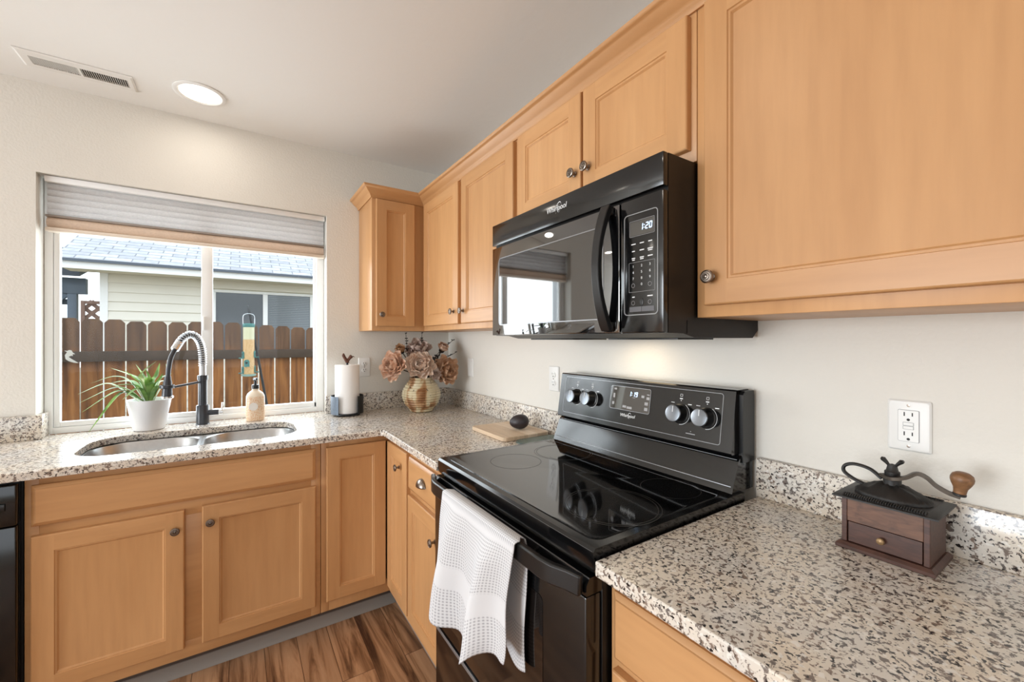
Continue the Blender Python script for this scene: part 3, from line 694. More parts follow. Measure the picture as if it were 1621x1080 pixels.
for y in (-1.414, -1.497, -1.878, -1.963):
    u = (A0 - .016) - y; v = .085
    mb = MB(); mb.lathe([(.030, 0), (.030, .003), (.026, .005), (.0235, .030), (.0225, .033)], F.p(u, v, 0), F.N, 36)
    kb = mb.build('knob', 'black_satin', bg)
    mb = MB(); mb.lathe([(.0232, .0331), (.0252, .0335), (.0255, .0365), (.0240, .0385), (.0225, .0380), (0, .0384)], F.p(u, v, 0), F.N, 36, True, False); cap = mb.build('cap', 'knob_cap', kb)
    mb = MB(); fbox(mb, F, u - .0013, u + .0013, v + .004, v + .0215, .0385, .0392); mb.build('pointer', 'white_print', cap, smooth=0)
    mb = MB()   # printed arc and scale around the knob
    n = 30; loop = []
    for k in range(n + 1):
        a = R(60 - 150 * k / n - 90 * 0); loop.append((math.cos(a), math.sin(a)))
    for (c0, s0), (c1, s1) in zip(loop[:-1], loop[1:]):
        mb.quad([F.p(u + c0 * .0315, v + s0 * .0315, .0004), F.p(u + c1 * .0315, v + s1 * .0315, .0004), F.p(u + c1 * .0328, v + s1 * .0328, .0004), F.p(u + c0 * .0328, v + s0 * .0328, .0004)])
    outline(mb, F, u - .004, u + .004, v + .052, v + .060, .001, .0004, .0008)
    fbox(mb, F, u - .005, u + .005, v + .0445, v + .0475, .0002, .0005); fbox(mb, F, u + .024, u + .036, v + .030, v + .0325, .0002, .0005); fbox(mb, F, u - .034, u - .022, v + .031, v + .0325, .0002, .0005)
    mb.prism([(u - .002, v + .041), (u + .002, v + .041), (u, v + .038)], lambda p, k: F.p(p[0], p[1], (.0002, .0005)[k]))
    mb.build('dial_marks', 'white_print', bg, smooth=0)
mb = MB(); fbox(mb, F, .592, .622, .0300, .0325, .0002, .0005); fbox(mb, F, .606, .609, .037, .039, .0002, .0005); mb.build('indicator_marks', 'grey_print', bg, smooth=0)

# ------------------------------------------------------------------ ceiling fixtures, blind
vt = thing('ceiling_vent', 'white louvered air register in the ceiling, upper left above the window', 'vent', (-1.77, -.21, H))
vx0, vx1, vy0, vy1 = -1.945, -1.598, -.278, -.147
mb = MB(); loopo = [(vx0, vy0), (vx1, vy0), (vx1, vy1), (vx0, vy1)]; ins = lambda i: [(vx0 + i, vy0 + i), (vx1 - i, vy0 + i), (vx1 - i, vy1 - i), (vx0 + i, vy1 - i)]
ii = [(vx0 + .032, vy0 + .034), (vx1 - .022, vy0 + .034), (vx1 - .022, vy1 - .034), (vx0 + .032, vy1 - .034)]
mb.rings([[(x, y, H - .0006) for x, y in loopo], [(x, y, H - .003) for x, y in loopo], [(x, y, H - .007) for x, y in ins(.008)], [(x, y, H - .0075) for x, y in ii], [(x, y, H - .001) for x, y in ii]], True)
mb.build('frame', 'vent_metal', vt, smooth=20)
mb = MB(); mb.quad([(ii[0][0], ii[0][1], H - .0012), (ii[1][0], ii[1][1], H - .0012), (ii[2][0], ii[2][1], H - .0012), (ii[3][0], ii[3][1], H - .0012)]); mb.build('throat_shade', 'vent_dark', vt, smooth=0)  # flat plate, coloured dark for the shade inside the duct
for (xa, xb, sgn) in ((ii[0][0], -1.775, 1), (-1.767, ii[1][0], -1)):
    mb = MB(); n = 20
    for i in range(n):
        x = xa + (xb - xa) * (i + .5) / n; s_ = .0030 * sgn
        mb.bar([(x, ii[0][1], H - .0048), (x, ii[2][1], H - .0048)], .0010, .0062, up=(s_ * 240, 0, 1))
    mb.build('louver_bank', 'vent_metal', vt, smooth=0)
mb = MB(); mb.box(-1.775, -1.767, ii[0][1], ii[2][1], H - .0078, H - .002); mb.build('divider', 'vent_metal', vt)

def can_light(x, y, label, p):
    t = thing('recessed_light', label, 'light', (x, y, H))
    mb = MB(); mb.lathe([(.100, -.0005), (.100, -.004), (.094, -.0065), (.084, -.0068), (.078, -.002)], (x, y, H), (0, 0, 1), 40, False, False); mb.build('trim_ring', 'white_plastic', t)
    mb = MB(); mb.lathe([(.0785, -.0015), (.06, -.0045), (0, -.006)], (x, y, H), (0, 0, 1), 40, False, False); mb.build('lens', 'lamp', t)
    area('recessed_lamp', (x, y, H - .012), (0, 0, 0), .15, .15, p, (1, .91, .80), 'DISK')
can_light(-1.365, -.283, 'round recessed ceiling light glowing between the vent and the cabinets', 1.0)
for i, (x, y) in enumerate(((-1.5, -1.9), (-1.5, -3.5), (-3.1, -.6), (-3.1, -2.2), (-3.1, -3.8), (-1.5, -5.0))):
    can_light(x, y, ['round recessed ceiling light above the camera', 'round recessed ceiling light behind the camera', 'round recessed ceiling light at far left by the window wall', 'round recessed ceiling light left of the camera',
                     'round recessed ceiling light far back at left', 'round recessed ceiling light by the rear wall'][i], 1.9)

bl = thing('window_blind', 'cellular window blind pulled up, grey pleats over a tan lower band', 'blind', (-1.37, .05, 2.07))
bx0, bx1 = -1.938, -.790
mb = MB(); mb.box(bx0, bx1, .020, .070, 2.052, 2.079, .003); mb.build('headrail', 'vinyl', bl)
def pleats(name, z0, z1, n, mat, dep):
    mb = MB(); f = []; bk_ = []
    for i in range(n * 6 + 1):
        k = i / (n * 6); z = z1 + (z0 - z1) * k; o = abs(math.sin(PI * k * n)) ** .7 * dep
        f.append((.047 - o, z)); bk_.append((.053 + o, z))
    mb.rings([[(x, y, z) for y, z in f + bk_[::-1]] for x in (bx0 + .004, bx1 - .004)], True, True, True)
    return mb.build(name, mat, bl, smooth=45)
pleats('pleated_fabric', 1.909, 2.0515, 5, 'shade_grey', .009)
mb = MB(); mb.box(bx0, bx1, .030, .062, 1.899, 1.9085, .002); mb.build('middle_rail', plain('grey_blind_rail', rgb(150, 140, 132), .5), bl)
pleats('pleated_fabric', 1.852, 1.8985, 1, 'shade_tan', .018)
mb = MB(); mb.box(bx0, bx1, .026, .070, 1.834, 1.8515, .004); mb.build('bottom_rail', plain('cream_blind_rail', rgb(226, 212, 196), .5), bl)

# ------------------------------------------------------------------ outlets
def plate(name, label, F, w, h, kind):
    t = thing(name, label, 'outlet' if kind != 'switch' else 'switch', F.p(0, 0, 0))
    mb = MB(); L = lambda i, n: [F.p(a, b, n) for a, b in rrect(-w / 2 + i, w / 2 - i, -h / 2 + i, h / 2 - i, .004, 3)]
    mb.rings([L(0, .0006), L(0, .003), L(.003, .0062), L(.005, .0066)], True, True, True); mb.build('cover_plate', 'white_plastic', t, smooth=30)
    for v in ((h * .40, -h * .40) if kind == 'gfci' else (0,)):
        mb = MB(); mb.lathe([(.0032, .0066), (.0032, .0072), (0, .0076)], F.p(0, v + (0 if kind == 'gfci' else 0), 0), F.N, 12); mb.build('screw', 'pewter', t)
    if kind == 'switch':
        mb = MB(); fbox(mb, F, -.0165, .0165, -.033, .033, .0066, .0085); mb.build('rocker', 'white_plastic', t, smooth=0); return
    if kind == 'gfci':
        mb = MB(); mb.prism(rrect(-.0165, .0165, -.0335, .0335, .002, 3), lambda p, k: F.p(p[0], p[1], (.0066, .0092)[k])); rc = mb.build('receptacle', 'white_plastic', t, smooth=20)
        mb = MB(); outline(mb, F, -.0175, .0175, -.0345, .0345, .0025, .0069, .0009); mb.build('seam', 'grey_print', t)
        mb = MB(); fbox(mb, F, -.008, .008, .0012, .0072, .0092, .0102); fbox(mb, F, -.008, .008, -.0068, -.0008, .0092, .0102); mb.build('test_button', 'white_plastic', rc, smooth=0)
        mb = MB(); outline(mb, F, -.0088, .0088, .0004, .0080, .001, .0096, .0009); outline(mb, F, -.0088, .0088, -.0076, .0000, .001, .0096, .0009); mb.build('button_seam', 'grey_print', rc)
        offs = (.021, -.021)
    else:
        rc = t; offs = (.0195, -.0195)
        for v in offs:
            mb = MB(); mb.lathe([(.0165, .0066), (.0165, .0082), (.0155, .0086)], F.p(0, v, 0), F.N, 24, sy=.85); mb.build('receptacle', 'white_plastic', t)
    z = .0092 if kind == 'gfci' else .0086
    for v in offs:
        mb = MB(); fbox(mb, F, -.0075, -.0055, v + .000, v + .0085, z, z + .0003); mb.build('slot', 'slot', rc, smooth=0)
        mb = MB(); fbox(mb, F, .0055, .0075, v + .0005, v + .0080, z, z + .0003); mb.build('slot', 'slot', rc, smooth=0)
        mb = MB(); mb.lathe([(.0028, z), (.0028, z + .0003)], F.p(0, v - .0075, 0), F.N, 12); mb.build('slot', 'slot', rc, smooth=0)
plate('wall_outlet', 'white duplex outlet on the window wall behind the paper towel roll', FY(-.568, -.0002, 1.180), .072, .118, 'duplex')
plate('light_switch', 'blank white wall plate behind the flowers on the right-hand wall', FX(-.335, -.0002, 1.176), .072, .115, 'switch')
plate('wall_outlet', 'white duplex outlet on the right wall just left of the range', FX(-1.160, -.0002, 1.168), .072, .115, 'duplex')
plate('wall_outlet', 'large white outlet with test buttons above the coffee grinder', FX(-2.375, -.0002, 1.1605), .071, .110, 'gfci')

# ------------------------------------------------------------------ faucet
def stepcyl(mb, prof, c, ax=(0, 0, 1), seg=28): mb.lathe(prof, c, ax, seg); return mb
M['spring_steel'] = plain('polished_spring_wire', rgb(196, 198, 202), 0.28, metal=1.0)
M['faucet_black'] = plain('matte_black_faucet', rgb(40, 44, 52), 0.32, spec=.6)
fx, fy = -1.371, -0.012
fa = thing('faucet', 'tall black and chrome spring-neck kitchen faucet behind the sink', 'faucet', (fx, fy, ZC))
mb = MB(); mb.lathe([(.030, .0006), (.030, .004), (.0275, .007), (.0275, .098), (.0255, .101), (.019, .102), (.019, .228), (.0225, .229), (.0225, .252), (.0165, .254)], (fx, fy, ZC), (0, 0, 1), 32); mb.build('body', 'faucet_black', fa)
mb = MB(); mb.lathe([(.0305, .0005), (.0305, .003), (.028, .0035)], (fx, fy, ZC), (0, 0, 1), 32, False, False); mb.build('base_ring', 'chrome', fa)
ddx, ddy = -.128, -.120     # from the post toward the spray head
def FP(s_, z): return Vector((fx + ddx * s_, fy + ddy * s_, z))
cp_ = [FP(0, 1.166), FP(0, 1.215), FP(0, 1.262), FP(.05, 1.318), FP(.19, 1.362), FP(.38, 1.374), FP(.58, 1.355), FP(.72, 1.322)]
neck = spline(cp_, 10)
mb = MB(); mb.tube(neck, .0085, 12); mb.build('neck', 'faucet_black', fa)
mb = MB(); mb.tube([FP(0, 1.165), FP(0, 1.225)], .0145, 20); mb.build('neck_sleeve', 'steel', fa)
# coil
dens = spline(cp_[1:], 60); L = [0]
for a, b in zip(dens[:-1], dens[1:]): L.append(L[-1] + (b - a).length)
turns = 24; helix = []
side = Vector((ddx, ddy, 0)).normalized().cross(Vector((0, 0, 1))).normalized()
for i in range(turns * 10 + 1):
    s_ = L[-1] * i / (turns * 10); j = max(k for k in range(len(L)) if L[k] <= s_ + 1e-9); j = min(j, len(dens) - 2)
    f = (s_ - L[j]) / max(L[j + 1] - L[j], 1e-9); p = dens[j].lerp(dens[j + 1], f); tt = (dens[j + 1] - dens[j]).normalized(); nn = tt.cross(side).normalized()
    a = 2 * PI * i / 10; helix.append(p + (side * math.cos(a) + nn * math.sin(a)) * .0160)
mb = MB(); mb.tube(helix, .0027, 6); mb.build('spring', 'spring_steel', fa)
hd0 = FP(.72, 1.322)
mb = MB(); mb.tube(spline([FP(.66, 1.338), FP(.80, 1.300)], 4), [.0165] * 5, 20); mb.build('spring_collar', 'chrome', fa)
mb = MB(); mb.tube(spline([FP(.76, 1.312), FP(.90, 1.262), FP(.955, 1.215), FP(.985, 1.165)], 8), .0098, 16); mb.build('hose', 'faucet_black', fa)
mb = MB(); mb.tube([FP(.983, 1.176), FP(.984, 1.160), FP(.985, 1.150), FP(1.0, 1.09), FP(1.0, 1.083)], [.0125, .0135, .0165, .0200, .0205], 24); sp_ = mb.build('spray_head', 'faucet_black', fa)
mb = MB(); mb.lathe([(.0205, 0), (.0245, -.002), (.0245, -.009), (.021, -.0115), (0, -.0115)], FP(1.0, 1.084), (0, 0, 1), 28, True, False); mb.build('spray_face', 'chrome', sp_)
mb = MB(); mb.tube([FP(.14, 1.133), FP(.86, 1.122)], .0055, 12); mb.lathe([(.026, -.008), (.028, -.006), (.028, .006), (.026, .008)], FP(1.0, 1.128), (0, 0, 1), 28, False, False); mb.build('support_arm', 'faucet_black', fa)
mb = MB(); mb.tube([(fx + .020, fy - .004, .975), (fx + .068, fy - .010, .975)], .0140, 20); lv = mb.build('valve_stem', 'faucet_black', fa)
mb = MB(); mb.tube([(fx + .068, fy - .010, .975), (fx + .086, fy - .012, .975)], .0125, 20); mb.tube([(fx + .080, fy - .012, .972), (fx + .083, fy - .012, 1.022)], [.0052, .0042], 12); mb.build('lever', 'chrome', lv)

# ------------------------------------------------------------------ potted plant
px, py = -1.580, -0.002
pp = thing('potted_plant', 'long-leaved green plant in a white tapered pot on the window ledge', 'plant', (px, py, ZC))
mb = MB(); mb.lathe([(.055, .0008), (.058, .002), (.062, .012), (.083, .140), (.0845, .146), (.080, .146), (.077, .128), (0, .126)], (px, py, ZC), (0, 0, 1), 44, True, False); mb.build('pot', plain('white_ceramic_pot', rgb(236, 236, 238), .35), pp)
mb = MB(); mb.lathe([(.0765, .1262), (.05, .130), (0, .131)], (px, py, ZC), (0, 0, 1), 28, False, False); mb.build('soil', plain('dark_soil', rgb(52, 42, 34), .9, var=.4, vscale=120, bmp=.6, bscale=300), pp)
def leafmat(name, a, b_):
    m, nt, b, o = new_mat(name); co = coords(nt, (1, 1, 1)); n = N(nt, 'ShaderNodeTexNoise', Scale=24.0, Detail=2.0); nt.links.new(co, n.inputs['Vector'])
    c = ramp(nt, n.outputs['Fac'], [(.35, a), (.65, b_)]); nt.links.new(c, b.inputs['Base Color']); b.inputs['Roughness'].default_value = .4
    tr = nt.nodes.new('ShaderNodeBsdfTranslucent'); nt.links.new(c, tr.inputs[0]); x = nt.nodes.new('ShaderNodeMixShader'); x.inputs[0].default_value = .3
    nt.links.new(b.outputs[0], x.inputs[1]); nt.links.new(tr.outputs[0], x.inputs[2]); nt.links.new(x.outputs[0], o.inputs[0]); return m
M['leaf'] = leafmat('strap_leaf_green', rgb(96, 140, 62), rgb(164, 200, 116))
M['leaf_pale'] = leafmat('pale_leaf_green', rgb(150, 180, 120), rgb(205, 216, 170))
def strap(mb, pts, w, fold=.35, n=8):
    P = spline(pts, n); m = len(P); loops = []
    for i, p in enumerate(P):
        k = i / (m - 1); t = (P[min(i + 1, m - 1)] - P[max(i - 1, 0)]).normalized(); s_ = t.cross(Vector((0, 0, 1)))
        if s_.length < .05: s_ = Vector((1, 0, 0))
        s_.normalize(); up = s_.cross(t).normalized(); ww = w * (min(1, .45 + k * 2.2) if k < .5 else 1) * (1 - max(0, (k - .45) / .55) ** 1.7) + .0006
        loops.append([p - s_ * ww + up * ww * fold, p - up * .0004, p + s_ * ww + up * ww * fold, p + up * .0006])
    mb.rings(loops, True, True, True)
leaves = [  # (dx, dy, z-above-ledge) tip and mid, all leaving the pot centre
    ((-.10, -.02, .205), (-.185, -.05, .155)), ((-.09, -.04, .19), (-.175, -.075, .115)), ((-.08, -.05, .175), (-.150, -.115, .030)), ((-.10, .00, .255), (-.165, .00, .235)),
    ((-.06, .01, .26), (-.115, .02, .300)), ((-.04, -.01, .24), (-.07, -.02, .290)), ((-.02, .02, .25), (-.045, .03, .315)), ((.00, -.01, .24), (-.01, -.02, .300)),
    ((.02, .02, .25), (.035, .03, .318)), ((.03, -.01, .23), (.055, -.03, .270)), ((.05, .01, .25), (.085, .01, .265)), ((-.07, .03, .23), (-.13, .05, .225)),
    ((-.05, -.05, .22), (-.10, -.085, .225)), ((.01, -.05, .22), (.02, -.085, .235)), ((.04, -.04, .205), (.085, -.07, .175)), ((-.03, -.06, .20), (-.06, -.115, .165)),
    ((.03, .03, .22), (.075, .05, .225)), ((-.12, -.01, .225), (-.195, -.03, .190)), ((-.02, -.02, .26), (.03, -.03, .33)), ((.055, .0, .24), (.062, .0, .315))]
mb = MB()
leaves = [((a[0] * 1.25, a[1] * 1.1, .128 + (a[2] - .128) * 1.05), (b_[0] * (1.22 if b_[0] < 0 else 1), b_[1] * 1.15, b_[2])) for a, b_ in leaves]
for i, (a, b_) in enumerate(leaves[:16]):
    strap(mb, [(px + a[0] * .12, py + a[1] * .12, ZC + .128), (px + a[0] * .55, py + a[1] * .55, ZC + .128 + (a[2] - .128) * .78), (px + a[0], py + a[1], ZC + a[2]), (px + b_[0], py + b_[1], ZC + b_[2])], .0105 + .0025 * (i % 3))
mb.build('foliage', 'leaf', pp, smooth=60)
mb = MB()
for i, (a, b_) in enumerate(leaves[16:]):
    strap(mb, [(px + a[0] * .2, py + a[1] * .2, ZC + .128), (px + a[0] * .6, py + a[1] * .6, ZC + .19), (px + a[0], py + a[1], ZC + a[2]), (px + b_[0], py + b_[1], ZC + b_[2])], .013)
mb.build('foliage', 'leaf_pale', pp, smooth=60)

# ------------------------------------------------------------------ soap bottle
sx_, sy_ = -1.142, -0.018
so = thing('soap_bottle', 'peach pump soap bottle with round label standing behind the sink', 'bottle', (sx_, sy_, ZC))
mb = MB(); loops = []
for r_, z, sq in ((.040, .0006, .8), (.0425, .004, .8), (.0435, .02, .85), (.0435, .120, .85), (.0425, .132, .9), (.036, .146, 1), (.024, .157, 1), (.0165, .162, 1), (.0165, .170, 1)):
    loops.append([(sx_ + r_ * math.copysign(abs(math.cos(2 * PI * k / 36)) ** sq, math.cos(2 * PI * k / 36)), sy_ + r_ * .78 * math.copysign(abs(math.sin(2 * PI * k / 36)) ** sq, math.sin(2 * PI * k / 36)), ZC + z) for k in range(36)])
mb.rings(loops, True, True, True)
def soapmat():
    m, nt, b, o = new_mat('patterned_peach_label'); co = coords(nt); v = N(nt, 'ShaderNodeTexVoronoi', Scale=170.0); nt.links.new(co, v.inputs['Vector'])
    pat = ramp(nt, v.outputs['Distance'], [(.25, rgb(222, 168, 118)), (.5, rgb(238, 214, 186))])
    sx = nt.nodes.new('ShaderNodeSeparateXYZ'); nt.links.new(co, sx.inputs[0])
    up = ramp(nt, sx.outputs['Z'], [(.128, (0, 0, 0, 1)), (.130, (1, 1, 1, 1))])
    nt.links.new(mix(nt, up, pat, rgb(240, 226, 206)), b.inputs['Base Color']); b.inputs['Roughness'].default_value = .3; return m
mb.build('bottle', soapmat(), so)
F = Frame((sx_ - .010, sy_ - .0345, ZC + .078), (1, 0, 0))
mb = MB(); mb.lathe([(.021, .0002), (.021, .0009), (0, .0011)], F.o, F.N, 28, True, False); lb = mb.build('label', plain('white_paper_label', rgb(244, 238, 230), .6), so)
mb = MB(); mb.lathe([(.0165, 0), (.0175, .001), (.0175, .020), (.015, .022), (.0075, .023), (.0065, .045), (.010, .046), (.0115, .048), (.0115, .056), (.009, .058)], (sx_, sy_, ZC + .1705), (0, 0, 1), 24)
mb.tube([(sx_, sy_, ZC + .2225), (sx_ - .004, sy_ - .022, ZC + .2225), (sx_ - .006, sy_ - .034, ZC + .217)], [.0055, .005, .004], 10); mb.build('pump', 'black_satin', so)

# ------------------------------------------------------------------ paper towel holder and roll
tx, ty = -0.692, -0.118
th = thing('paper_towel_holder', 'black metal paper towel holder with open cup and rusty bird-shaped finial', 'holder', (tx, ty, ZC))
M['holder_black'] = plain('black_metal_holder', rgb(26, 28, 31), .42, spec=.5)
mb = MB(); mb.lathe([(.078, .008), (.080, .009), (.080, .013), (.078, .0142)], (tx, ty, ZC), (0, 0, 1), 44); mb.build('base', 'holder_black', th)
def arc_wall(name, a0, a1, r, z0, z1, mat):
    mb = MB(); n = 16; loops = []
    for i in range(n + 1):
        a = R(a0 + (a1 - a0) * i / n); c_, s_ = math.cos(a), math.sin(a)
        loops.append([(tx + c_ * r, ty + s_ * r, ZC + z0), (tx + c_ * (r + .0025), ty + s_ * (r + .0025), ZC + z0), (tx + c_ * (r + .0025), ty + s_ * (r + .0025), ZC + z1), (tx + c_ * r, ty + s_ * r, ZC + z1)])
    mb.rings(loops, True, True, True); return mb.build(name, mat, th)
arc_wall('cup_wall', 165, 226, .0860, .012, .113, plain('blue_grey_sheet_metal', rgb(112, 124, 138), .45, metal=.4, var=.25, vscale=90)); arc_wall('cup_wall', -62, 30, .0860, .012, .113, 'holder_black'); arc_wall('cup_wall', 40, 160, .0860, .012, .113, 'holder_black')
for a in (225, 320, 60, 150): mb = MB(); mb.sphere((tx + .072 * math.cos(R(a)), ty + .072 * math.sin(R(a)), ZC + .0052), .0048, seg=12); mb.build('foot', 'holder_black', th)
mb = MB(); mb.lathe([(.006, .0145), (.006, .300)], (tx, ty, ZC), (0, 0, 1), 14); mb.build('rod', 'holder_black', th)
M['rust'] = plain('rusty_cast_iron', rgb(98, 58, 42), .75, var=.35, vscale=60, bmp=.5, bscale=150)
mb = MB(); bz = ZC + .300
mb.lathe([(.008, 0), (.0115, .002), (.009, .008), (.007, .012)], (tx, ty, bz), (0, 0, 1), 16)
mb.tube(spline([(tx - .002, ty, bz + .010), (tx - .012, ty, bz + .026), (tx - .020, ty, bz + .042), (tx - .021, ty, bz + .056)], 5), [.009, .0098, .010, .0098, .0092, .0085, .0082, .0084, .0086, .0088, .0086, .0080, .0072, .006, .0045, .002], 14)
mb.tube(spline([(tx, ty, bz + .010), (tx + .010, ty, bz + .024), (tx + .020, ty, bz + .036), (tx + .025, ty, bz + .040)], 5), [.009, .0092, .009, .0088, .0086, .0086, .009, .0095, .0102, .011, .0112, .0112, .0110, .0105, .0095, .008], 14)
mb.tube([(tx + .030, ty, bz + .037), (tx + .042, ty, bz + .033)], [.0035, .0008], 8)
mb.build('finial', 'rust', th)
rl = tag(MB().lathe([(.0210, .0148), (.0655, .0148), (.0665, .017), (.0665, .287), (.0655, .2895), (.0210, .2895), (.0205, .286), (.0205, .018)], (tx, ty, ZC), (0, 0, 1), 48, False, False).build('paper_towel_roll', plain('white_paper_towel', rgb(242, 240, 238), .9, bmp=.15, bscale=260), None, (tx, ty, ZC + .0148)),
         'white paper towel roll standing upright in the black holder', 'paper towel')

# ------------------------------------------------------------------ vase + flowers
vx, vy = -0.287, -0.235
def vasemat():
    m, nt, b, o = new_mat('dripped_brown_cream_glaze'); co = coords(nt, (1, 1, .22)); n = N(nt, 'ShaderNodeTexNoise', Scale=17.0, Detail=3.0, Distortion=.5); nt.links.new(co, n.inputs['Vector'])
    c = ramp(nt, n.outputs['Fac'], [(.34, rgb(128, 84, 48)), (.43, rgb(172, 132, 92)), (.50, rgb(200, 186, 152)), (.7, rgb(218, 208, 182))])
    n2 = N(nt, 'ShaderNodeTexNoise', Scale=60.0, Detail=2.0); nt.links.new(coords(nt, (1, 1, .5)), n2.inputs['Vector'])
    c = mix(nt, ramp(nt, n2.outputs['Fac'], [(.66, (0, 0, 0, 1)), (.7, (.8, .8, .8, 1))]), c, rgb(64, 48, 36)); nt.links.new(c, b.inputs['Base Color']); b.inputs['Roughness'].default_value = .35; return m
prof = []
ctl = [(0, .062), (.012, .068), (.05, .098), (.095, .1125), (.125, .110), (.16, .092), (.185, .073), (.198, .067), (.206, .069)]
for i in range(141):
    z = .206 * i / 140
    for (a, ra), (b_, rb) in zip(ctl[:-1], ctl[1:]):
        if a <= z <= b_ + 1e-9: k = (z - a) / (b_ - a); k = k * k * (3 - 2 * k) * .4 + k * .6; r_ = ra + (rb - ra) * k; break
    prof.append((r_ + .0048 * abs(math.sin(PI * z / .0150)), z + .0006))
prof += [(.064, .207), (.060, .200), (.062, .18), (.07, .15)]
va = tag(MB().lathe(prof, (vx, vy, ZC), (0, 0, 1), 56, True, False).build('vase', vasemat(), None, (vx, vy, ZC), smooth=60), 'round ribbed brown and cream ceramic vase in the counter corner', 'vase')
def petalmat(name, a, b_, c_):
    m, nt, b, o = new_mat(name); co = coords(nt); n = N(nt, 'ShaderNodeTexNoise', Scale=38.0, Detail=2.0); nt.links.new(co, n.inputs['Vector'])
    c = ramp(nt, n.outputs['Fac'], [(.3, a), (.5, b_), (.7, c_)]); nt.links.new(c, b.inputs['Base Color']); b.inputs['Roughness'].default_value = .8; b.inputs['Specular IOR Level'].default_value = .15
    tr = nt.nodes.new('ShaderNodeBsdfTranslucent'); nt.links.new(c, tr.inputs[0]); x = nt.nodes.new('ShaderNodeMixShader'); x.inputs[0].default_value = .2
    nt.links.new(b.outputs[0], x.inputs[1]); nt.links.new(tr.outputs[0], x.inputs[2]); nt.links.new(x.outputs[0], o.inputs[0]); return m
PM = [petalmat('dusty_peach_petals', rgb(218, 176, 148), rgb(236, 202, 178), rgb(243, 220, 202)), petalmat('pale_blush_petals', rgb(226, 194, 172), rgb(240, 218, 200), rgb(246, 232, 220)),
      petalmat('tan_peach_petals', rgb(206, 160, 126), rgb(226, 188, 156), rgb(236, 206, 178)), petalmat('brown_bud_petals', rgb(164, 122, 88), rgb(190, 150, 114), rgb(208, 172, 138)), petalmat('greyish_mauve_petals', rgb(176, 152, 142), rgb(206, 184, 172), rgb(226, 208, 196))]
M['twig'] = plain('dark_stem', rgb(60, 52, 38), .7); M['dark_leaf'] = plain('dark_dusty_leaf', rgb(52, 50, 48), .6, var=.3, vscale=60)
def petal(mb, c, ax, ang, tilt, ln, wd, cup, rnd):
    ax = Vector(ax).normalized(); u = ax.orthogonal().normalized(); w = ax.cross(u); d = u * math.cos(ang) + w * math.sin(ang); sd = ax.cross(d)
    g = []
    for i in range(6):
        k = i / 5; row = []
        a = tilt + cup * (1 - k) * .0 + cup * k * k
        e = d * math.cos(tilt) + ax * math.sin(tilt); nrm = ax * math.cos(tilt) - d * math.sin(tilt)
        p = Vector(c) + e * (ln * k) + nrm * (ln * cup * k * k)
        ww = wd * (math.sin(PI * min(.95, .12 + k * .72)) ** .8) * (1 if k < .9 else .78)
        for j in range(5):
            q = (j - 2) / 2
            row.append(p + sd * ww * q + nrm * (abs(q) ** 2 * wd * .38 + rnd.uniform(-.0022, .0022) + .0022 * math.sin(j * 2.1 + ang * 3) * k) - e * (abs(q) ** 2.2 * ln * .14 * k))
        g.append(row)
    for a, b_ in zip(g[:-1], g[1:]):
        va_ = [mb.bm.verts.new(p) for p in a]; vb_ = [mb.bm.verts.new(p) for p in b_]
        for j in range(4): mb.bm.faces.new((va_[j], va_[j + 1], vb_[j + 1], vb_[j]))
    mb.mark()
def peony(name, label, pos, ax, rad, mat, seed, group='artificial flowers in the ribbed vase', layers=((13, .02, 1.0), (12, .40, .92), (10, .75, .78), (8, 1.05, .62), (6, 1.28, .45))):
    rnd = random.Random(seed); root = (vx + (pos[0] - vx) * .12, vy + (pos[1] - vy) * .12, ZC + .05)
    t = thing(name, label, 'flower', root, group); ax = Vector(ax).normalized(); c = Vector(pos) - ax * rad * .35
    mb = MB()
    for n, tl_, ls in layers:
        for i in range(n): petal(mb, c + ax * rad * .1 * tl_, ax, 2 * PI * (i + rnd.random() * .6) / n + tl_ * 2, tl_ + rnd.uniform(-.14, .14), rad * ls * rnd.uniform(.86, 1.06), rad * .36 * rnd.uniform(.85, 1.15), .28 + .25 * rnd.random(), rnd)
    bmesh.ops.remove_doubles(mb.bm, verts=mb.bm.verts[:], dist=1e-5)
    mb.build('bloom', mat, t, smooth=70, fixn=False)
    mb = MB(); neck_ = Vector((vx + (pos[0] - vx) * .30, vy + (pos[1] - vy) * .30, ZC + .213))
    mb.tube(spline([root, neck_, (neck_ + c) / 2 + Vector((0, 0, .008)), c], 5), .0032, 8); mb.build('stem', 'twig', t)
    mb = MB(); mb.lathe([(.001, -.012), (rad * .3, -.004), (rad * .34, .004), (.002, .006)], c, ax, 10); mb.build('calyx', 'dark_leaf', t)
    return t
peony('peony', 'wide open pale peach peony facing front at centre of the vase', (-.322, -.310, 1.200), (-.45, -.85, .30), 0.097, PM[1], 3)
peony('peony', 'peach peony leaning out to the left over the vase shoulder', (-.466, -.245, 1.196), (-.75, -.55, .25), 0.096, PM[0], 5)
peony('peony', 'full tan-peach peony drooping low at right of the vase', (-.145, -.280, 1.155), (.10, -.85, .10), 0.100, PM[2], 8)
peony('peony', 'greyish peach peony at the top centre of the bouquet under the cabinet', (-.295, -.205, 1.288), (-.25, -.6, .75), 0.088, PM[4], 11)
peony('peony', 'small peach peony bud high at right of the bouquet', (-.140, -.215, 1.292), (.05, -.55, .6), .055, PM[0], 14, layers=((9, .5, 1.0), (8, .85, .85), (6, 1.15, .7)))
peony('peony', 'small brownish peony bud at upper left of the bouquet', (-.395, -.180, 1.285), (-.5, -.5, .6), .048, PM[3], 17, layers=((9, .5, 1.0), (8, .85, .85), (6, 1.15, .7)))
peony('peony', 'small greyish mauve blossom tucked between the two front peonies', (-.232, -.322, 1.142), (-.2, -.9, .2), .044, PM[4], 21, layers=((8, .1, 1.0), (6, .7, .7)))
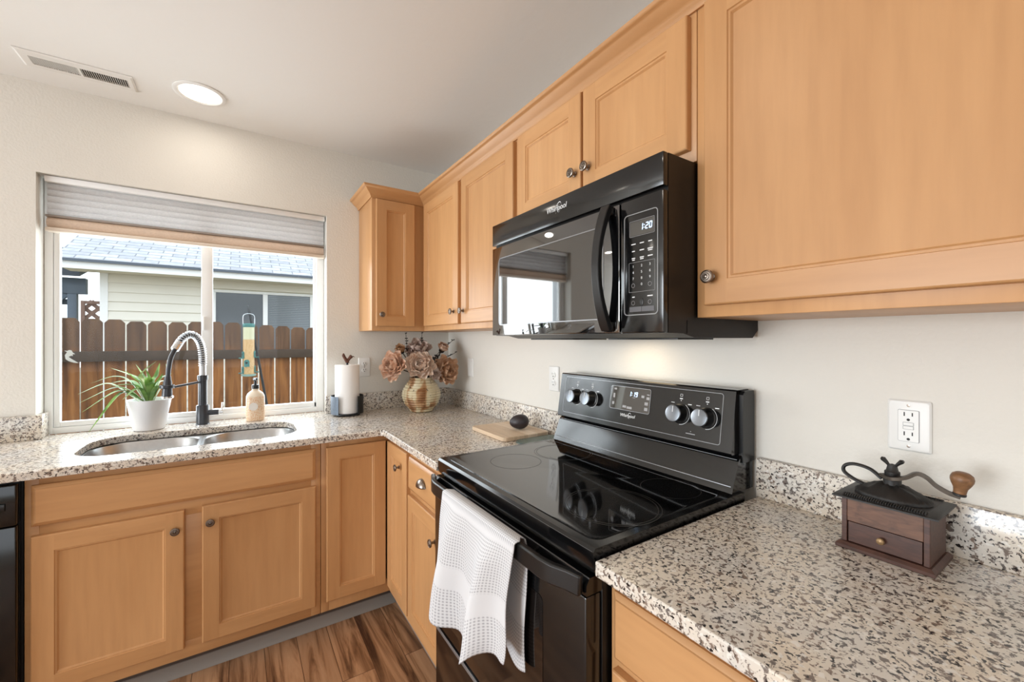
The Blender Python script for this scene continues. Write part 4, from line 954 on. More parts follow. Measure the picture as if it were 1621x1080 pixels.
def sprig(label, pts, n, ls):
    root = pts[0]; t = thing('eucalyptus_sprig', label, 'foliage', root, 'dark leafy sprigs in the ribbed vase'); P = spline(pts, 8)
    mb = MB(); mb.tube(P, .0016, 6); mb.build('stem', 'twig', t); mb = MB(); rnd = random.Random(n)
    for i in range(n):
        k = .42 + .58 * i / (n - 1); p = P[min(int(k * (len(P) - 1)), len(P) - 1)]
        for sgn in (-1, 1):
            a = i * 1.3; d = Vector((math.cos(a) * sgn, math.sin(a) * sgn * .7, .45)).normalized(); s_ = d.cross(Vector((0, 1, .2))).normalized()
            l = ls * (1.15 - .5 * k) * rnd.uniform(.8, 1.1)
            q = [p, p + d * l * .45 + s_ * l * .34, p + d * l, p + d * l * .45 - s_ * l * .34]
            up = d.cross(s_) * .0008
            mb.rings([[v - up for v in q], [v + up for v in q]], True, True, True)
    mb.build('leaves', 'dark_leaf', t, smooth=0)
r0 = (vx, vy, ZC + .06); nk = lambda dx, dy: (vx + dx, vy + dy, ZC + .215)
sprig('dark eucalyptus sprig rising at upper left behind the brown bud', [(vx - .01, vy + .02, ZC + .06), nk(-.02, .03), (-.352, -.185, 1.26), (-.378, -.215, 1.385)], 12, .020)
sprig('dark eucalyptus sprig standing upright at the top centre of the bouquet', [(vx, vy + .03, ZC + .06), nk(.0, .035), (-.268, -.180, 1.26), (-.280, -.225, 1.388)], 12, .020)
sprig('dark eucalyptus sprig reaching up to the right above the small peach bud', [(vx + .02, vy + .02, ZC + .06), nk(.03, .03), (-.150, -.165, 1.26), (-.078, -.235, 1.345)], 13, .020)
sprig('dark eucalyptus sprig pointing right above the drooping tan peony', [(vx + .02, vy, ZC + .06), nk(.035, .0), (-.17, -.215, 1.205), (-.062, -.245, 1.268)], 12, .020)
sprig('dark leafy sprig low between the front peonies at the vase mouth', [(vx + .01, vy - .01, ZC + .06), nk(.01, -.03), (-.225, -.262, 1.20), (-.180, -.262, 1.265)], 14, .030)

# ------------------------------------------------------------------ cutting board, glass board, avocado
def boardmat():
    m, nt, b, o = new_mat('striped_beech_board'); co = coords(nt); sx = nt.nodes.new('ShaderNodeSeparateXYZ'); nt.links.new(co, sx.inputs[0])
    mm = nt.nodes.new('ShaderNodeMath'); mm.operation = 'MULTIPLY'; mm.inputs[1].default_value = 19.0; nt.links.new(sx.outputs['X'], mm.inputs[0])
    fl = nt.nodes.new('ShaderNodeMath'); fl.operation = 'FLOOR'; nt.links.new(mm.outputs[0], fl.inputs[0]); wn = nt.nodes.new('ShaderNodeTexWhiteNoise'); wn.noise_dimensions = '1D'; nt.links.new(fl.outputs[0], wn.inputs['W'])
    c = ramp(nt, wn.outputs['Value'], [(0, rgb(216, 190, 160)), (.5, rgb(234, 212, 186)), (1, rgb(242, 228, 208))])
    n = N(nt, 'ShaderNodeTexNoise', Scale=3.0, Detail=5.0); nt.links.new(coords(nt, (60, 3, 10)), n.inputs['Vector'])
    c = mix(nt, 1, c, ramp(nt, n.outputs['Fac'], [(.3, (.84, .82, .8, 1)), (.6, (1, 1, 1, 1))]), 'MULTIPLY'); nt.links.new(c, b.inputs['Base Color']); b.inputs['Roughness'].default_value = .5; return m
mb = MB(); pts = rrect(-.284, -.036, -1.172, -.872, .022, 6)
mb.rings([[(x, y, ZC + .0008) for x, y in rrect(-.282, -.038, -1.170, -.874, .02, 6)], [(x, y, ZC + .003) for x, y in pts], [(x, y, ZC + .0165) for x, y in pts], [(x, y, ZC + .0185) for x, y in rrect(-.282, -.038, -1.170, -.874, .02, 6)]], True, True, True)
tag(mb.build('cutting_board', boardmat(), None, (-.16, -1.02, ZC), smooth=40), 'pale striped wooden cutting board lying on the counter left of the range', 'cutting board')
mb = MB(); pts = rrect(-.245, -.030, -1.266, -1.180, .036, 8)
mb.rings([[(x, y, ZC + .0008) for x, y in pts], [(x, y, ZC + .0065) for x, y in pts]], True, True, True)
tag(mb.build('glass_board', 'green_glass', None, (-.14, -1.22, ZC), smooth=30), 'greenish textured glass board lying between wooden cutting board and range', 'glass board')
mb = MB(); prof = []
for i in range(25):
    a = PI * i / 24; r_ = math.sin(a) * (.0335 - .004 * math.cos(a)); prof.append((max(r_, 0.0), -math.cos(a) * .0455))
mb.lathe(prof, (-.128, -1.058, ZC + .0186 + .0345), (.80, -.55, .10), 32, False, False)
tag(mb.build('avocado', plain('dark_pebbly_avocado_skin', rgb(46, 38, 42), .42, var=.35, vscale=50, bmp=.5, bscale=260), None, (-.128, -1.058, ZC + .02)), 'dark ripe avocado resting on the wooden cutting board', 'avocado')

# ------------------------------------------------------------------ dish towel over the oven handle
def towelmat():
    m, nt, b, o = new_mat('white_waffle_cotton'); b.inputs['Base Color'].default_value = rgb(236, 235, 233); b.inputs['Roughness'].default_value = .95; b.inputs['Specular IOR Level'].default_value = .1
    uv = nt.nodes.new('ShaderNodeUVMap'); uv.uv_map = 'weave'; sx = nt.nodes.new('ShaderNodeSeparateXYZ'); nt.links.new(uv.outputs[0], sx.inputs[0])
    def sn(sock, k):
        m1 = nt.nodes.new('ShaderNodeMath'); m1.operation = 'MULTIPLY'; m1.inputs[1].default_value = k; nt.links.new(sock, m1.inputs[0]); m2 = nt.nodes.new('ShaderNodeMath'); m2.operation = 'SINE'; nt.links.new(m1.outputs[0], m2.inputs[0])
        m3 = nt.nodes.new('ShaderNodeMath'); m3.operation = 'MULTIPLY_ADD'; m3.inputs[1].default_value = .5; m3.inputs[2].default_value = .5; nt.links.new(m2.outputs[0], m3.inputs[0]); return m3.outputs[0]
    a, c = sn(sx.outputs['X'], 2 * PI / .0085), sn(sx.outputs['Y'], 2 * PI / .0085)
    mu = nt.nodes.new('ShaderNodeMath'); mu.operation = 'MULTIPLY'; nt.links.new(a, mu.inputs[0]); nt.links.new(c, mu.inputs[1])
    band = ramp(nt, sx.outputs['Y'], [(.0, (1, 1, 1, 1)), (.225, (1, 1, 1, 1)), (.228, (0, 0, 0, 1)), (.292, (0, 0, 0, 1)), (.295, (1, 1, 1, 1))])
    m4 = nt.nodes.new('ShaderNodeMath'); m4.operation = 'MULTIPLY'; nt.links.new(mu.outputs[0], m4.inputs[0]); nt.links.new(band, m4.inputs[1])
    bump(nt, b, m4.outputs[0], -.9, .0035)
    nt.links.new(mix(nt, m4.outputs[0], rgb(214, 214, 216), rgb(158, 158, 162)), b.inputs['Base Color'])
    return m
def towel():
    bm = bmesh.new(); uvl = bm.loops.layers.uv.new('weave'); nu, nv = 64, 120; rnd = random.Random(4)
    def pos(u, v):   # u 0 (far end) .. 1 (near end); v: 0 = front bottom, .56 = over the bar, 1 = back bottom
        if v < .56:
            k = 1 - v / .56                       # 0 at the bar, 1 at the bottom
            yl = -1.492 + .012 * k + .020 * math.sin(k * 2.6); yr = -1.884 + .012 * math.sin(k * 4.5) + .045 * k ** 1.6
            y = yl + (yr - yl) * u
            bot = .568 + .030 * max(0, u - .6) * 2.5 - .022 * math.sin(PI * min(1, u * 1.25)) + .035 * max(0, (.32 - abs(u - .16)) / .32) - .035 * math.exp(-((u - .50) / .09) ** 2) + .012 * math.sin(u * 17) + .020 * max(0, u - .75) * 4
            z = .8935 + (bot - .8935) * k
            x = -.7030 - .004 * k - (.007 + .020 * k) * (1 + math.sin(u * 12.57 - 1.65 + k * .35)) ** 1.6 * .75 * min(1, k * 4) - .004 * (1 + math.sin(u * 27 - 1.6 + k * 2)) * k
            if k < .08: x = -.6885 - .0130 * math.sin(k / .08 * PI / 2); z = .8920 + .0015 * math.cos(k / .08 * PI / 2) - .006 * (k / .08) ** 2 - .019 * (k / .08) * (1 - 1)
            y += .006 * math.sin(k * 9 + u * 3) * k
        else:
            k = (v - .56) / .44; yl = -1.500 + .02 * k; yr = -1.868 - .006 * math.sin(k * 6) + .0 * k; y = yl + (yr - yl) * u
            z = .8935 + (.575 + .018 * math.sin(u * 12) + .01 * u - .8935) * k; x = -.6605 - .0030 * math.sin(u * 13 + k * 2) * min(1, 3 * k)
            if k < .06: x = -.6885 + .0240 * math.sin(k / .06 * PI / 2); z = .8935 - .010 * (k / .06) ** 2
        return (x, y, z)
    grid = [[bm.verts.new(pos(i / nu, j / nv)) for i in range(nu + 1)] for j in range(nv + 1)]
    for j in range(nv):
        for i in range(nu):
            f = bm.faces.new((grid[j][i], grid[j][i + 1], grid[j + 1][i + 1], grid[j + 1][i]))
            for l, (a, c) in zip(f.loops, ((i, j), (i + 1, j), (i + 1, j + 1), (i, j + 1))):
                t_ = c / nv; d = t_ / .56 * .36 if t_ < .56 else .36 + (t_ - .56) / .44 * .32
                l[uvl].uv = (a / nu * .46, (d + .12) if t_ < .56 else (.68 - d + .12))
    mb = MB(); mb.bm.free(); mb.bm = bm
    o = mb.build('dish_towel', towelmat(), None, (-.69, -1.68, .9), smooth=80); md = o.modifiers.new('thick', 'SOLIDIFY'); md.thickness = .0022; md.offset = 0
    tag(o, 'white waffle-weave dish towel draped over the oven door handle', 'towel')
towel()

# ------------------------------------------------------------------ coffee grinder
gx0_, gx1_, gy0_, gy1_ = -.160, -.050, -2.440, -2.306
cg = thing('coffee_grinder', 'antique wooden hand-crank coffee grinder with cast iron top and small drawer', 'coffee grinder', (-.105, -2.373, ZC))
def woodmat(name, a, b_):
    m, nt, b, o = new_mat(name); n = N(nt, 'ShaderNodeTexNoise', Scale=2.0, Detail=6.0, Distortion=.6); nt.links.new(coords(nt, (70, 14, 70)), n.inputs['Vector'])
    c = ramp(nt, n.outputs['Fac'], [(.3, a), (.7, b_)]); n2 = N(nt, 'ShaderNodeTexNoise', Scale=40.0, Detail=4.0); nt.links.new(coords(nt), n2.inputs['Vector'])
    c = mix(nt, ramp(nt, n2.outputs['Fac'], [(.6, (0, 0, 0, 1)), (.75, (.6, .6, .6, 1))]), c, rgb(60, 40, 32)); nt.links.new(c, b.inputs['Base Color']); b.inputs['Roughness'].default_value = .45; return m
M['gw'] = woodmat('worn_walnut', rgb(82, 55, 42), rgb(116, 80, 60)); M['gw_dark'] = woodmat('worn_dark_walnut', rgb(62, 40, 34), rgb(88, 58, 48)); M['iron'] = plain('black_cast_iron', rgb(34, 32, 31), .5, spec=.5, var=.3, vscale=90, bmp=.2, bscale=300)
M['knobwood'] = woodmat('turned_maple_knob', rgb(104, 72, 46), rgb(142, 102, 68)); M['crank_iron'] = plain('worn_brown_iron', rgb(82, 72, 62), .45, metal=.5, var=.3, vscale=90)
mb = MB(); e = .0085
mb.rings([[(gx0_ - e + i, gy0_ - e + i, z), (gx1_ + e - i, gy0_ - e + i, z), (gx1_ + e - i, gy1_ + e - i, z), (gx0_ - e + i, gy1_ + e - i, z)] for i, z in ((.001, ZC + .0008), (0, ZC + .002), (0, ZC + .008), (.006, ZC + .0135))], True, True, True); mb.build('base', 'gw_dark', cg, smooth=20)
zt = ZC + .1045
mb = MB(); mb.box(gx0_, gx1_, gy0_, gy0_ + .009, ZC + .0137, zt, .001); mb.box(gx0_, gx1_, gy1_ - .009, gy1_, ZC + .0137, zt, .001); mb.box(gx1_ - .009, gx1_ - .0002, gy0_ + .009, gy1_ - .009, ZC + .0137, zt); mb.build('side_panels', 'gw_dark', cg, smooth=20)
mb = MB(); mb.box(gx0_ + .001, gx0_ + .009, gy0_ + .0092, gy1_ - .0092, ZC + .0575, zt, .0008); mb.build('front_panel', 'gw', cg, smooth=20)
mb = MB(); mb.box(gx0_ + .002, gx1_ - .012, gy0_ + .0105, gy1_ - .0105, ZC + .0150, ZC + .0560, .0008); gd = mb.build('drawer', 'gw_dark', cg, smooth=20)
mb = MB(); mb.lathe([(.0032, 0), (.0030, .003), (.0055, .006), (.0068, .009), (.0058, .012), (.003, .0135), (0, .0137)], (gx0_ + .002, -2.371, ZC + .037), (-1, 0, 0), 18, True, False); mb.build('knob', plain('worn_brass_knob', rgb(150, 122, 88), .4, metal=.5), gd)
mb = MB(); tx0, tx1, ty0, ty1 = gx0_ - .012, gx1_ + .012, gy0_ - .013, gy1_ + .013
LL = lambda i, z: [(tx0 + i, ty0 + i, z), (tx1 - i, ty0 + i, z), (tx1 - i, ty1 - i, z), (tx0 + i, ty1 - i, z)]
mb.rings([LL(.004, zt + .0003), LL(0, zt + .0015), LL(0, zt + .0045), LL(.004, zt + .0058), LL(.016, zt + .0085), LL(.020, zt + .0078)], True, True, True); tp = mb.build('top_plate', 'iron', cg, smooth=20)
mb = MB()
for side_ in (0, 1):
    n = 34
    for i in range(n):
        y = ty0 + .018 + (ty1 - ty0 - .036) * i / (n - 1); xa, xb = ((tx0 + .005, tx0 + .0155) if side_ == 0 else (tx1 - .0155, tx1 - .005)); za, zb = (zt + .0066, zt + .0092) if side_ == 0 else (zt + .0092, zt + .0066)
        mb.bar([(xa, y, za), (xb, y, zb)], .0024, .0046)
mb.build('ribbed_border', 'iron', tp, smooth=0)
dcx, dcy = -.105, -2.373
mb = MB(); loops = []
for k, (r_, z) in enumerate(((1.0, .0075), (1.0, .011), (.95, .0135), (.88, .0165), (.70, .0245), (.48, .031), (.30, .0345), (.20, .036))):
    loops.append([(dcx + .044 * r_ * math.cos(2 * PI * i / 72), dcy + .060 * r_ * math.sin(2 * PI * i / 72), zt + z + (.0026 if (i % 2 and 1 <= k <= 3) else 0) + (.0022 * math.sin(i * 2 * PI / 72 * 8 + k * 1.6) if 3 < k < 7 else 0)) for i in range(72)])
mb.rings(loops, True, True, True); mb.build('dome', 'iron', cg, smooth=55)
mb = MB(); mb.lathe([(.0145, .034), (.0145, .044), (.0120, .046), (.0118, .052), (.0125, .053), (.0125, .060), (.0100, .062), (.0082, .070), (.0068, .074), (0, .076)], (dcx, dcy, zt), (0, 0, 1), 16, True, False); hub = mb.build('hub', 'iron', cg, smooth=40)
mb = MB()
for sgn in (-1, 1): mb.tube([(dcx, dcy + sgn * .004, zt + .070), (dcx, dcy + sgn * .009, zt + .077), (dcx, dcy + sgn * .0145, zt + .083), (dcx, dcy + sgn * .0175, zt + .0845)], [.0034, .0052, .0072, .0042], 12, flat=(.62, 1))
mb.build('wing_nut', 'iron', hub)
# the crank arm runs from the hub to the wooden handle
arm = spline([(dcx - .002, dcy + .016, zt + .050), (dcx - .013, dcy - .002, zt + .0485), (dcx - .010, dcy - .022, zt + .055), (dcx - .006, dcy - .038, zt + .0665), (dcx - .004, dcy - .052, zt + .062), (dcx - .002, dcy - .064, zt + .050), (dcx, dcy - .080, zt + .041), (dcx + .002, dcy - .096, zt + .037)], 7)
mb = MB(); mb.bar(arm, .0112, .0062); cr = mb.build('crank', 'crank_iron', cg, smooth=35)
kx, ky, kz = dcx + .002, dcy - .094, zt + .0395
mb = MB(); mb.lathe([(.0085, 0), (.0095, .001), (.0095, .004), (.0085, .005)], (kx, ky, kz), (0, -.12, 1), 20); mb.build('ferrule', 'iron', cr)
mb = MB(); mb.lathe([(.0088, .005), (.0092, .010), (.0100, .015), (.0135, .022), (.0160, .029), (.0162, .034), (.0142, .040), (.009, .044), (.004, .0446), (0, .0440)], (kx, ky, kz), (0, -.12, 1), 28, True, False); mb.build('handle_knob', 'knobwood', cr, smooth=60)
lp = spline([(dcx, dcy + .016, zt + .041), (dcx, dcy + .036, zt + .056), (dcx, dcy + .062, zt + .060), (dcx, dcy + .079, zt + .053), (dcx, dcy + .081, zt + .040), (dcx, dcy + .066, zt + .029), (dcx, dcy + .046, zt + .0215)], 7)
mb = MB(); mb.tube(lp, .0044, 10, flat=(.8, 1.15)); mb.build('carrying_loop', 'iron', cg)

# ------------------------------------------------------------------ outdoors
GZ = -.18
def groundmat():
    m, nt, b, o = new_mat('damp_gravel_and_grass'); n = N(nt, 'ShaderNodeTexNoise', Scale=6.0, Detail=8.0); nt.links.new(coords(nt), n.inputs['Vector'])
    nt.links.new(ramp(nt, n.outputs['Fac'], [(.3, rgb(112, 112, 88)), (.6, rgb(150, 144, 128))]), b.inputs['Base Color']); b.inputs['Roughness'].default_value = .9; return m
mb = MB(); mb.box(-30, 20, -25, 30, GZ - .1, GZ); struct(mb.build('ground', groundmat(), smooth=0))
def fencemat():
    m, nt, b, o = new_mat('stained_cedar_pickets'); tc = nt.nodes.new('ShaderNodeTexCoord'); oi = nt.nodes.new('ShaderNodeObjectInfo')
    mp = nt.nodes.new('ShaderNodeMapping'); mp.inputs['Scale'].default_value = (26, 26, 2.2); nt.links.new(tc.outputs['Object'], mp.inputs[0])
    n = N(nt, 'ShaderNodeTexNoise', Scale=1.0, Detail=5.0, Distortion=.5); nt.links.new(mp.outputs[0], n.inputs['Vector'])
    c = ramp(nt, n.outputs['Fac'], [(.28, rgb(100, 62, 34)), (.5, rgb(150, 98, 54)), (.72, rgb(178, 122, 70))])
    # rain-greyed stain on the upper boards
    n3 = N(nt, 'ShaderNodeTexNoise', Scale=4.0, Detail=3.0); nt.links.new(tc.outputs['Object'], n3.inputs['Vector'])
    sx = nt.nodes.new('ShaderNodeSeparateXYZ'); nt.links.new(tc.outputs['Object'], sx.inputs[0])
    ad = nt.nodes.new('ShaderNodeMath'); ad.operation = 'MULTIPLY_ADD'; ad.inputs[1].default_value = .35; nt.links.new(n3.outputs['Fac'], ad.inputs[0]); nt.links.new(sx.outputs['Z'], ad.inputs[2])
    mr = nt.nodes.new('ShaderNodeMapRange'); mr.inputs['From Min'].default_value = 1.27; mr.inputs['From Max'].default_value = 1.46; nt.links.new(ad.outputs[0], mr.inputs['Value'])
    w = ramp(nt, mr.outputs[0], [(.0, (.0, .0, .0, 1)), (1.0, (.8, .8, .8, 1))])
    grey = ramp(nt, n.outputs['Fac'], [(.3, rgb(76, 60, 50)), (.7, rgb(108, 87, 72))])
    c = mix(nt, w, c, grey); c = mix(nt, 1, c, ramp(nt, oi.outputs['Random'], [(0, (.8, .8, .82, 1)), (1, (1.1, 1.05, 1.0, 1))]), 'MULTIPLY')
    nt.links.new(c, b.inputs['Base Color']); b.inputs['Roughness'].default_value = .75; return m
M['fence'] = fencemat(); M['rail'] = plain('weathered_fence_rail', rgb(84, 68, 56), .8, var=.35, vscale=12)
fn = thing('fence', 'stained brown dog-eared board fence outside the window', 'fence', (-1.4, 2.1, 0))
rnd = random.Random(2)
for k in range(-13, 16):
    x0 = -1.743 + .1378 * k + .0055; x1 = x0 + .1268; zt_ = 1.508 + rnd.uniform(-.012, .014) - .008 * k * .35; dx = .026
    mb = MB(); mb.prism([(x0, 0.0), (x1, 0.0), (x1, zt_ - .03), (x1 - dx, zt_), (x0 + dx, zt_), (x0, zt_ - .03)], lambda p, q: (p[0], (2.10, 2.115)[q], p[1] + (GZ + .03 if p[1] == 0 else 0))); mb.build('picket', 'fence', fn, smooth=0)
mb = MB(); mb.box(-3.6, .35, 2.061, 2.0995, 1.170, 1.254, .003); mb.build('rail', 'rail', fn)
mb = MB(); mb.box(-3.6, .35, 2.061, 2.0995, .22, .305, .003); mb.build('rail', 'rail', fn)
for x in (-3.5, .3): mb = MB(); mb.box(x, x + .09, 2.116, 2.206, GZ, 1.45, .003); mb.build('post', 'rail', fn)

# neighbour's house
hs = thing('neighbor_house', 'cream sided neighbor house with grey shingle roof beyond the fence', 'house', (0, 8, GZ))
HX0, HX1, HY, HYB = -2.93, 6.0, 6.0, 12.0
mb = MB(); mb.box(HX0 + .03, HX1, HY + .03, HYB, GZ, 2.40); mb.prism([(HY + .03, 2.40), (HYB, 2.40), (9.0, 3.95)], lambda p, k: ((HX0 + .03, HX1)[k], p[0], p[1])); mb.build('walls', plain('cream_sheathing', rgb(226, 220, 198), .7), hs, smooth=0)
M['siding'] = plain('cream_lap_siding', rgb(234, 229, 218), .65, var=.05, vscale=3)
nwx0, nwx1, nwz0, nwz1 = -1.60, -.03, 1.10, 2.205
mb = MB(); z = GZ + .1; ex = .1425; off0 = (2.224 - (GZ + .1)) % ex
z = GZ + .1 + off0 - ex
while z < 2.40:
    zt_ = min(z + ex, 2.40)
    for xa, xb in (((HX0 + .04, nwx0 + .01), (nwx1 - .01, HX1)) if (z < nwz1 - .02 and zt_ > nwz0 + .02) else ((HX0 + .04, HX1),)):
        mb.prism([(HY - .004, z), (HY + .0295, z), (HY + .0295, zt_ + .01), (HY + .020, zt_ + .01)], lambda p, k: ((xa, xb)[k], p[0], p[1]))
    z += ex
mb.build('lap_siding', 'siding', hs, smooth=0)
M['ext_white'] = plain('white_exterior_trim', rgb(240, 240, 240), .5)
mb = MB(); mb.box(HX0 - .035, HX0 + .055, HY - .008, HY + .0295, GZ, 2.37); mb.box(HX0 - .035, HX0 + .03, HY + .03, HY + .12, GZ, 2.37); mb.build('corner_board', 'ext_white', hs)
mb = MB(); mb.box(-3.315, HX1 + .3, 5.5, 5.525, 2.345, 2.4495); mb.build('fascia', 'ext_white', hs)
mb = MB(); mb.box(-3.28, HX1 + .3, 5.526, HY + .012, 2.362, 2.375); mb.build('soffit', plain('tan_soffit', rgb(214, 206, 190), .7), hs)
def roofmat():
    m, nt, b, o = new_mat('grey_asphalt_shingles'); bk = N(nt, 'ShaderNodeTexBrick', Scale=1.0, offset=.43)
    bk.inputs['Color1'].default_value = rgb(164, 166, 172); bk.inputs['Color2'].default_value = rgb(188, 190, 194); bk.inputs['Mortar'].default_value = rgb(132, 134, 140); bk.inputs['Mortar Size'].default_value = .010
    bk.inputs['Mortar Smooth'].default_value = .4; bk.inputs['Brick Width'].default_value = .30; bk.inputs['Row Height'].default_value = .125; nt.links.new(coords(nt), bk.inputs['Vector'])
    n = N(nt, 'ShaderNodeTexNoise', Scale=9.0, Detail=4.0); nt.links.new(coords(nt), n.inputs['Vector'])
    nt.links.new(mix(nt, 1, bk.outputs['Color'], ramp(nt, n.outputs['Fac'], [(.3, (.86, .87, .9, 1)), (.7, (1.08, 1.08, 1.08, 1))]), 'MULTIPLY'), b.inputs['Base Color']); b.inputs['Roughness'].default_value = .9; return m
mb = MB(); p_ = .5; sl = lambda y: 2.452 + p_ * (y - 5.48)
mb.prism([(5.47, sl(5.47)), (9.0, sl(9.0)), (12.5, sl(5.47)), (12.5, sl(5.47) + .03), (9.0, sl(9.0) + .035), (5.47, sl(5.47) + .028)], lambda p, k: ((-3.315, HX1 + .3)[k], p[0], p[1])); rf = mb.build('roof', roofmat(), hs, smooth=0)
mb = MB(); mb.box(-3.315, HX1 + .3, 5.458, 5.4695, 2.440, 2.478); mb.build('drip_edge', plain('dark_blue_grey_drip_edge', rgb(84, 92, 104), .5), rf)
mb = MB(); mb.prism([(5.53, 2.36), (9.0, sl(9.0) - .14), (9.0, sl(9.0) - .002), (5.53, sl(5.53) - .002)], lambda p, k: ((-3.312, -3.285)[k], p[0], p[1])); mb.build('rake_board', 'ext_white', hs)
wn = MB()
for a, b_, c_, d_ in ((nwx0, nwx1, nwz1 - .045, nwz1), (nwx0, nwx1, nwz0, nwz0 + .06), (nwx0, nwx0 + .06, nwz0 + .06, nwz1 - .045), (nwx1 - .06, nwx1, nwz0 + .06, nwz1 - .045), (-.853, -.780, nwz0 + .06, nwz1 - .045)): wn.box(a, b_, HY - .012, HY + .0295, c_, d_, .004)
nf = wn.build('window_frame', 'ext_white', hs)
def npane(name, stripes):
    m, nt, b, o = new_mat(name); b.inputs['Roughness'].default_value = .12; b.inputs['Specular IOR Level'].default_value = .5
    c = rgb(92, 96, 102)
    if stripes:
        sx = nt.nodes.new('ShaderNodeSeparateXYZ'); nt.links.new(coords(nt), sx.inputs[0]); mm = nt.nodes.new('ShaderNodeMath'); mm.operation = 'MULTIPLY'; mm.inputs[1].default_value = 2 * PI / .032; nt.links.new(sx.outputs['Z'], mm.inputs[0])
        si = nt.nodes.new('ShaderNodeMath'); si.operation = 'SINE'; nt.links.new(mm.outputs[0], si.inputs[0]); nt.links.new(ramp(nt, si.outputs[0], [(.2, rgb(104, 110, 116)), (.8, rgb(134, 140, 146))]), b.inputs['Base Color'])
    else: b.inputs['Base Color'].default_value = c
    return m
mb = MB(); mb.box(nwx0 + .06, -.853, HY + .010, HY + .0290, nwz0 + .06, nwz1 - .045); mb.build('window_pane', npane('dark_reflective_pane', 0), nf, smooth=0)
mb = MB(); mb.box(-.780, nwx1 - .06, HY + .010, HY + .0290, nwz0 + .06, nwz1 - .045); mb.build('window_pane', npane('pane_with_slatted_blind', 1), nf, smooth=0)

# patio shelter and lattice seen left of the house
M['slate'] = plain('slate_blue_paint', rgb(92, 104, 120), .6, var=.2, vscale=4)
pc = thing('patio_shelter', 'slate blue patio shelter behind the fence at the left window edge', 'shelter', (-3.8, 7.3, GZ))
mb = MB(); mb.box(-5.2, -3.31, 6.9, 7.02, 2.10, 2.36, .01); mb.build('beam', 'slate', pc)
mb = MB(); mb.prism([(6.7, 2.365), (8.8, 3.0), (8.8, 3.14), (6.7, 2.50)], lambda p, k: ((-5.3, -3.34)[k], p[0], p[1])); mb.build('roof', plain('dark_slate_roof', rgb(66, 72, 82), .7), pc, smooth=0)
mb = MB(); mb.box(-3.53, -3.42, 6.9, 7.01, GZ, 2.099, .006); mb.build('post', 'slate', pc)
mb = MB(); mb.bar([(-3.90, 6.96, 1.75), (-3.545, 6.96, 2.09)], .07, .07, up=(0, 1, 0)); mb.build('brace', 'slate', pc)
mb = MB(); mb.box(-5.2, -3.54, 7.06, 7.10, 1.93, 2.02, .006); mb.build('cross_beam', 'slate', pc)
lt = thing('lattice_screen', 'brown wooden lattice screen between patio shelter and house corner', 'lattice', (-3.2, 6.7, GZ))
M['lattice'] = plain('brown_lattice', rgb(134, 104, 92), .8, var=.2)
lx0, lx1, lz0, lz1 = -3.33, -3.00, 1.20, 1.98
mb = MB(); mb.box(lx0, lx0 + .05, 6.70, 6.73, GZ, lz1, .004); mb.box(lx1 - .05, lx1, 6.70, 6.73, GZ, lz1, .004); mb.box(lx0 + .05, lx1 - .05, 6.70, 6.73, lz0, lz0 + .05, .004); mb.box(lx0 + .05, lx1 - .05, 6.70, 6.73, lz1 - .05, lz1, .004); mb.build('frame', 'lattice', lt)
mb = MB()
for sgn, yy in ((1, 6.736), (-1, 6.744)):
    for i in range(-5, 8):
        cx = lx0 + .165 * i + .04
        a0 = (cx, lz0); a1 = (cx + .78, lz1) if sgn > 0 else (cx - .78, lz1)
        # clip to the frame
        t0, t1 = 0.0, 1.0; d_ = a1[0] - a0[0]
        ta, tb = sorted(((lx0 + .02 - a0[0]) / d_, (lx1 - .02 - a0[0]) / d_)); t0, t1 = max(t0, ta), min(t1, tb)
        if t1 - t0 > .06:
            mb.bar([(a0[0] + d_ * t0, yy, lz0 + (lz1 - lz0) * t0), (a0[0] + d_ * t1, yy, lz0 + (lz1 - lz0) * t1)], .058, .006, up=(0, 1, 0))
mb.build('lattice_strips', 'lattice', lt, smooth=0)

# bird feeder on a leaning pole
pl = MB().tube([(-.872, 1.035, GZ), (-1.150, 1.035, 1.56)], .0085, 10).tube(spline([(-1.150, 1.035, 1.56), (-1.157, 1.025, 1.596), (-1.160, .995, 1.600), (-1.158, .975, 1.575), (-1.155, .968, 1.548), (-1.154, .955, 1.546), (-1.154, .948, 1.556)], 6), .0042, 8).build('garden_pole', plain('black_garden_pole', rgb(42, 44, 48), .5), None, (-.9, 1.035, GZ))
tag(pl, 'thin black leaning garden pole holding up the bird feeder', 'pole')
bx, by = -1.155, .957
bf = thing('bird_feeder', 'teal-capped tube bird feeder half full of seed, hanging outside the window', 'bird feeder', (bx, by, 1.08))
M['teal'] = plain('teal_plastic', rgb(70, 130, 128), .4)
def seedmat():
    m, nt, b, o = new_mat('seed_behind_clear_tube'); sx = nt.nodes.new('ShaderNodeSeparateXYZ'); nt.links.new(coords(nt), sx.inputs[0]); v = N(nt, 'ShaderNodeTexVoronoi', Scale=140.0); nt.links.new(coords(nt), v.inputs['Vector'])
    seed = ramp(nt, v.outputs['Distance'], [(.2, rgb(208, 160, 106)), (.6, rgb(228, 192, 142))]); empty_ = rgb(222, 222, 190)
    nt.links.new(mix(nt, ramp(nt, sx.outputs['Z'], [(.268, (0, 0, 0, 1)), (.274, (1, 1, 1, 1))]), seed, empty_), b.inputs['Base Color']); b.inputs['Roughness'].default_value = .2; return m
mb = MB(); mb.lathe([(.036, 1.098), (.036, 1.452)], (bx, by, 0), (0, 0, 1), 28); mb.build('tube', seedmat(), bf)
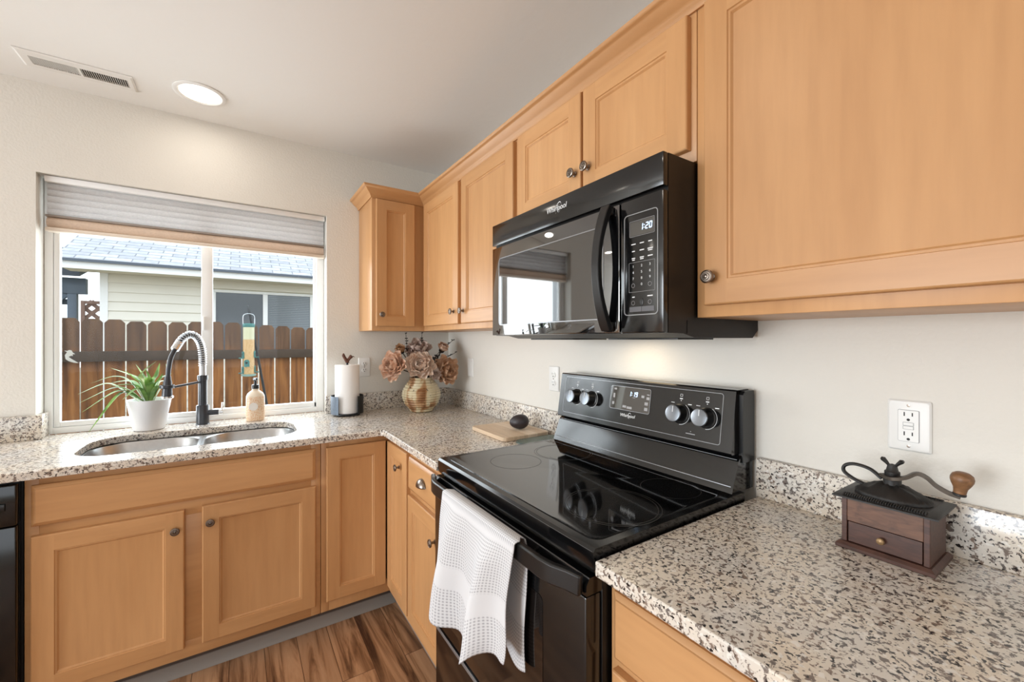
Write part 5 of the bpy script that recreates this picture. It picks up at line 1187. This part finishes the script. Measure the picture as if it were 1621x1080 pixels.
mb = MB(); mb.lathe([(.0375, 1.4405), (.0385, 1.443), (.0385, 1.461), (.034, 1.468), (0, 1.470)], (bx, by, 0), (0, 0, 1), 28, False, False); mb.build('cap', 'teal', bf)
mb = MB(); mb.lathe([(.030, 1.080), (.044, 1.083), (.047, 1.092), (.046, 1.0975), (0, 1.0975)], (bx, by, 0), (0, 0, 1), 28); mb.build('tray', plain('pale_teal_tray', rgb(150, 180, 174), .4), bf)
for a, z in ((250, 1.175), (195, 1.235), (190, 1.125), (-10, 1.240), (0, 1.130)):
    d_ = Vector((math.cos(R(a)), math.sin(R(a)), 0)); s_ = Vector((-d_.y, d_.x, 0)); c_ = Vector((bx, by, z))
    mb = MB(); mb.prism([(-.017, -.022), (.017, -.022), (.017, .016), (.010, .028), (-.010, .028), (-.017, .016)], lambda p, k: c_ + s_ * p[0] + Vector((0, 0, p[1])) + d_ * (.0335, .042)[k])
    mb.tube([c_ + d_ * .041 + Vector((0, 0, -.020)), c_ + d_ * .064 + Vector((0, 0, -.020))], .004, 8); pt_ = mb.build('feeding_port', 'teal', bf, smooth=20)
    mb = MB(); mb.lathe([(.008, 0), (.008, .0006)], c_ + d_ * .0422 + Vector((0, 0, .006)), d_, 14); mb.build('opening', 'slot', pt_)
mb = MB(); mb.tube(spline([(bx - .036, by, 1.455), (bx - .036, by, 1.512), (bx - .028, by, 1.532), (bx, by, 1.541), (bx + .028, by, 1.532), (bx + .036, by, 1.512), (bx + .036, by, 1.455)], 5), .0017, 6); mb.build('hanger', 'chrome', bf)

# white bird decal on the window glass
bd = [(0, 0), (.010, .006), (.014, .003), (.013, .012), (.022, .012), (.014, .020), (.010, .030), (.002, .032), (-.004, .028), (-.014, .029), (-.005, .022), (-.012, .008), (-.010, -.010), (0, -.020), (.018, -.028), (.033, -.030), (.022, -.020), (.010, -.010)]
mb = MB(); mb.prism([(p[0] * 1.0, p[1]) for p in bd], lambda p, k: (-1.881 + p[0], (.1028, .1022)[k], 1.268 + p[1]))
tag(mb.build('bird_decal', plain('frosty_white_decal', rgb(226, 234, 236), .6), None, (-1.88, .1025, 1.268), smooth=0), 'small white bird-shaped decal on the left window pane', 'decal')
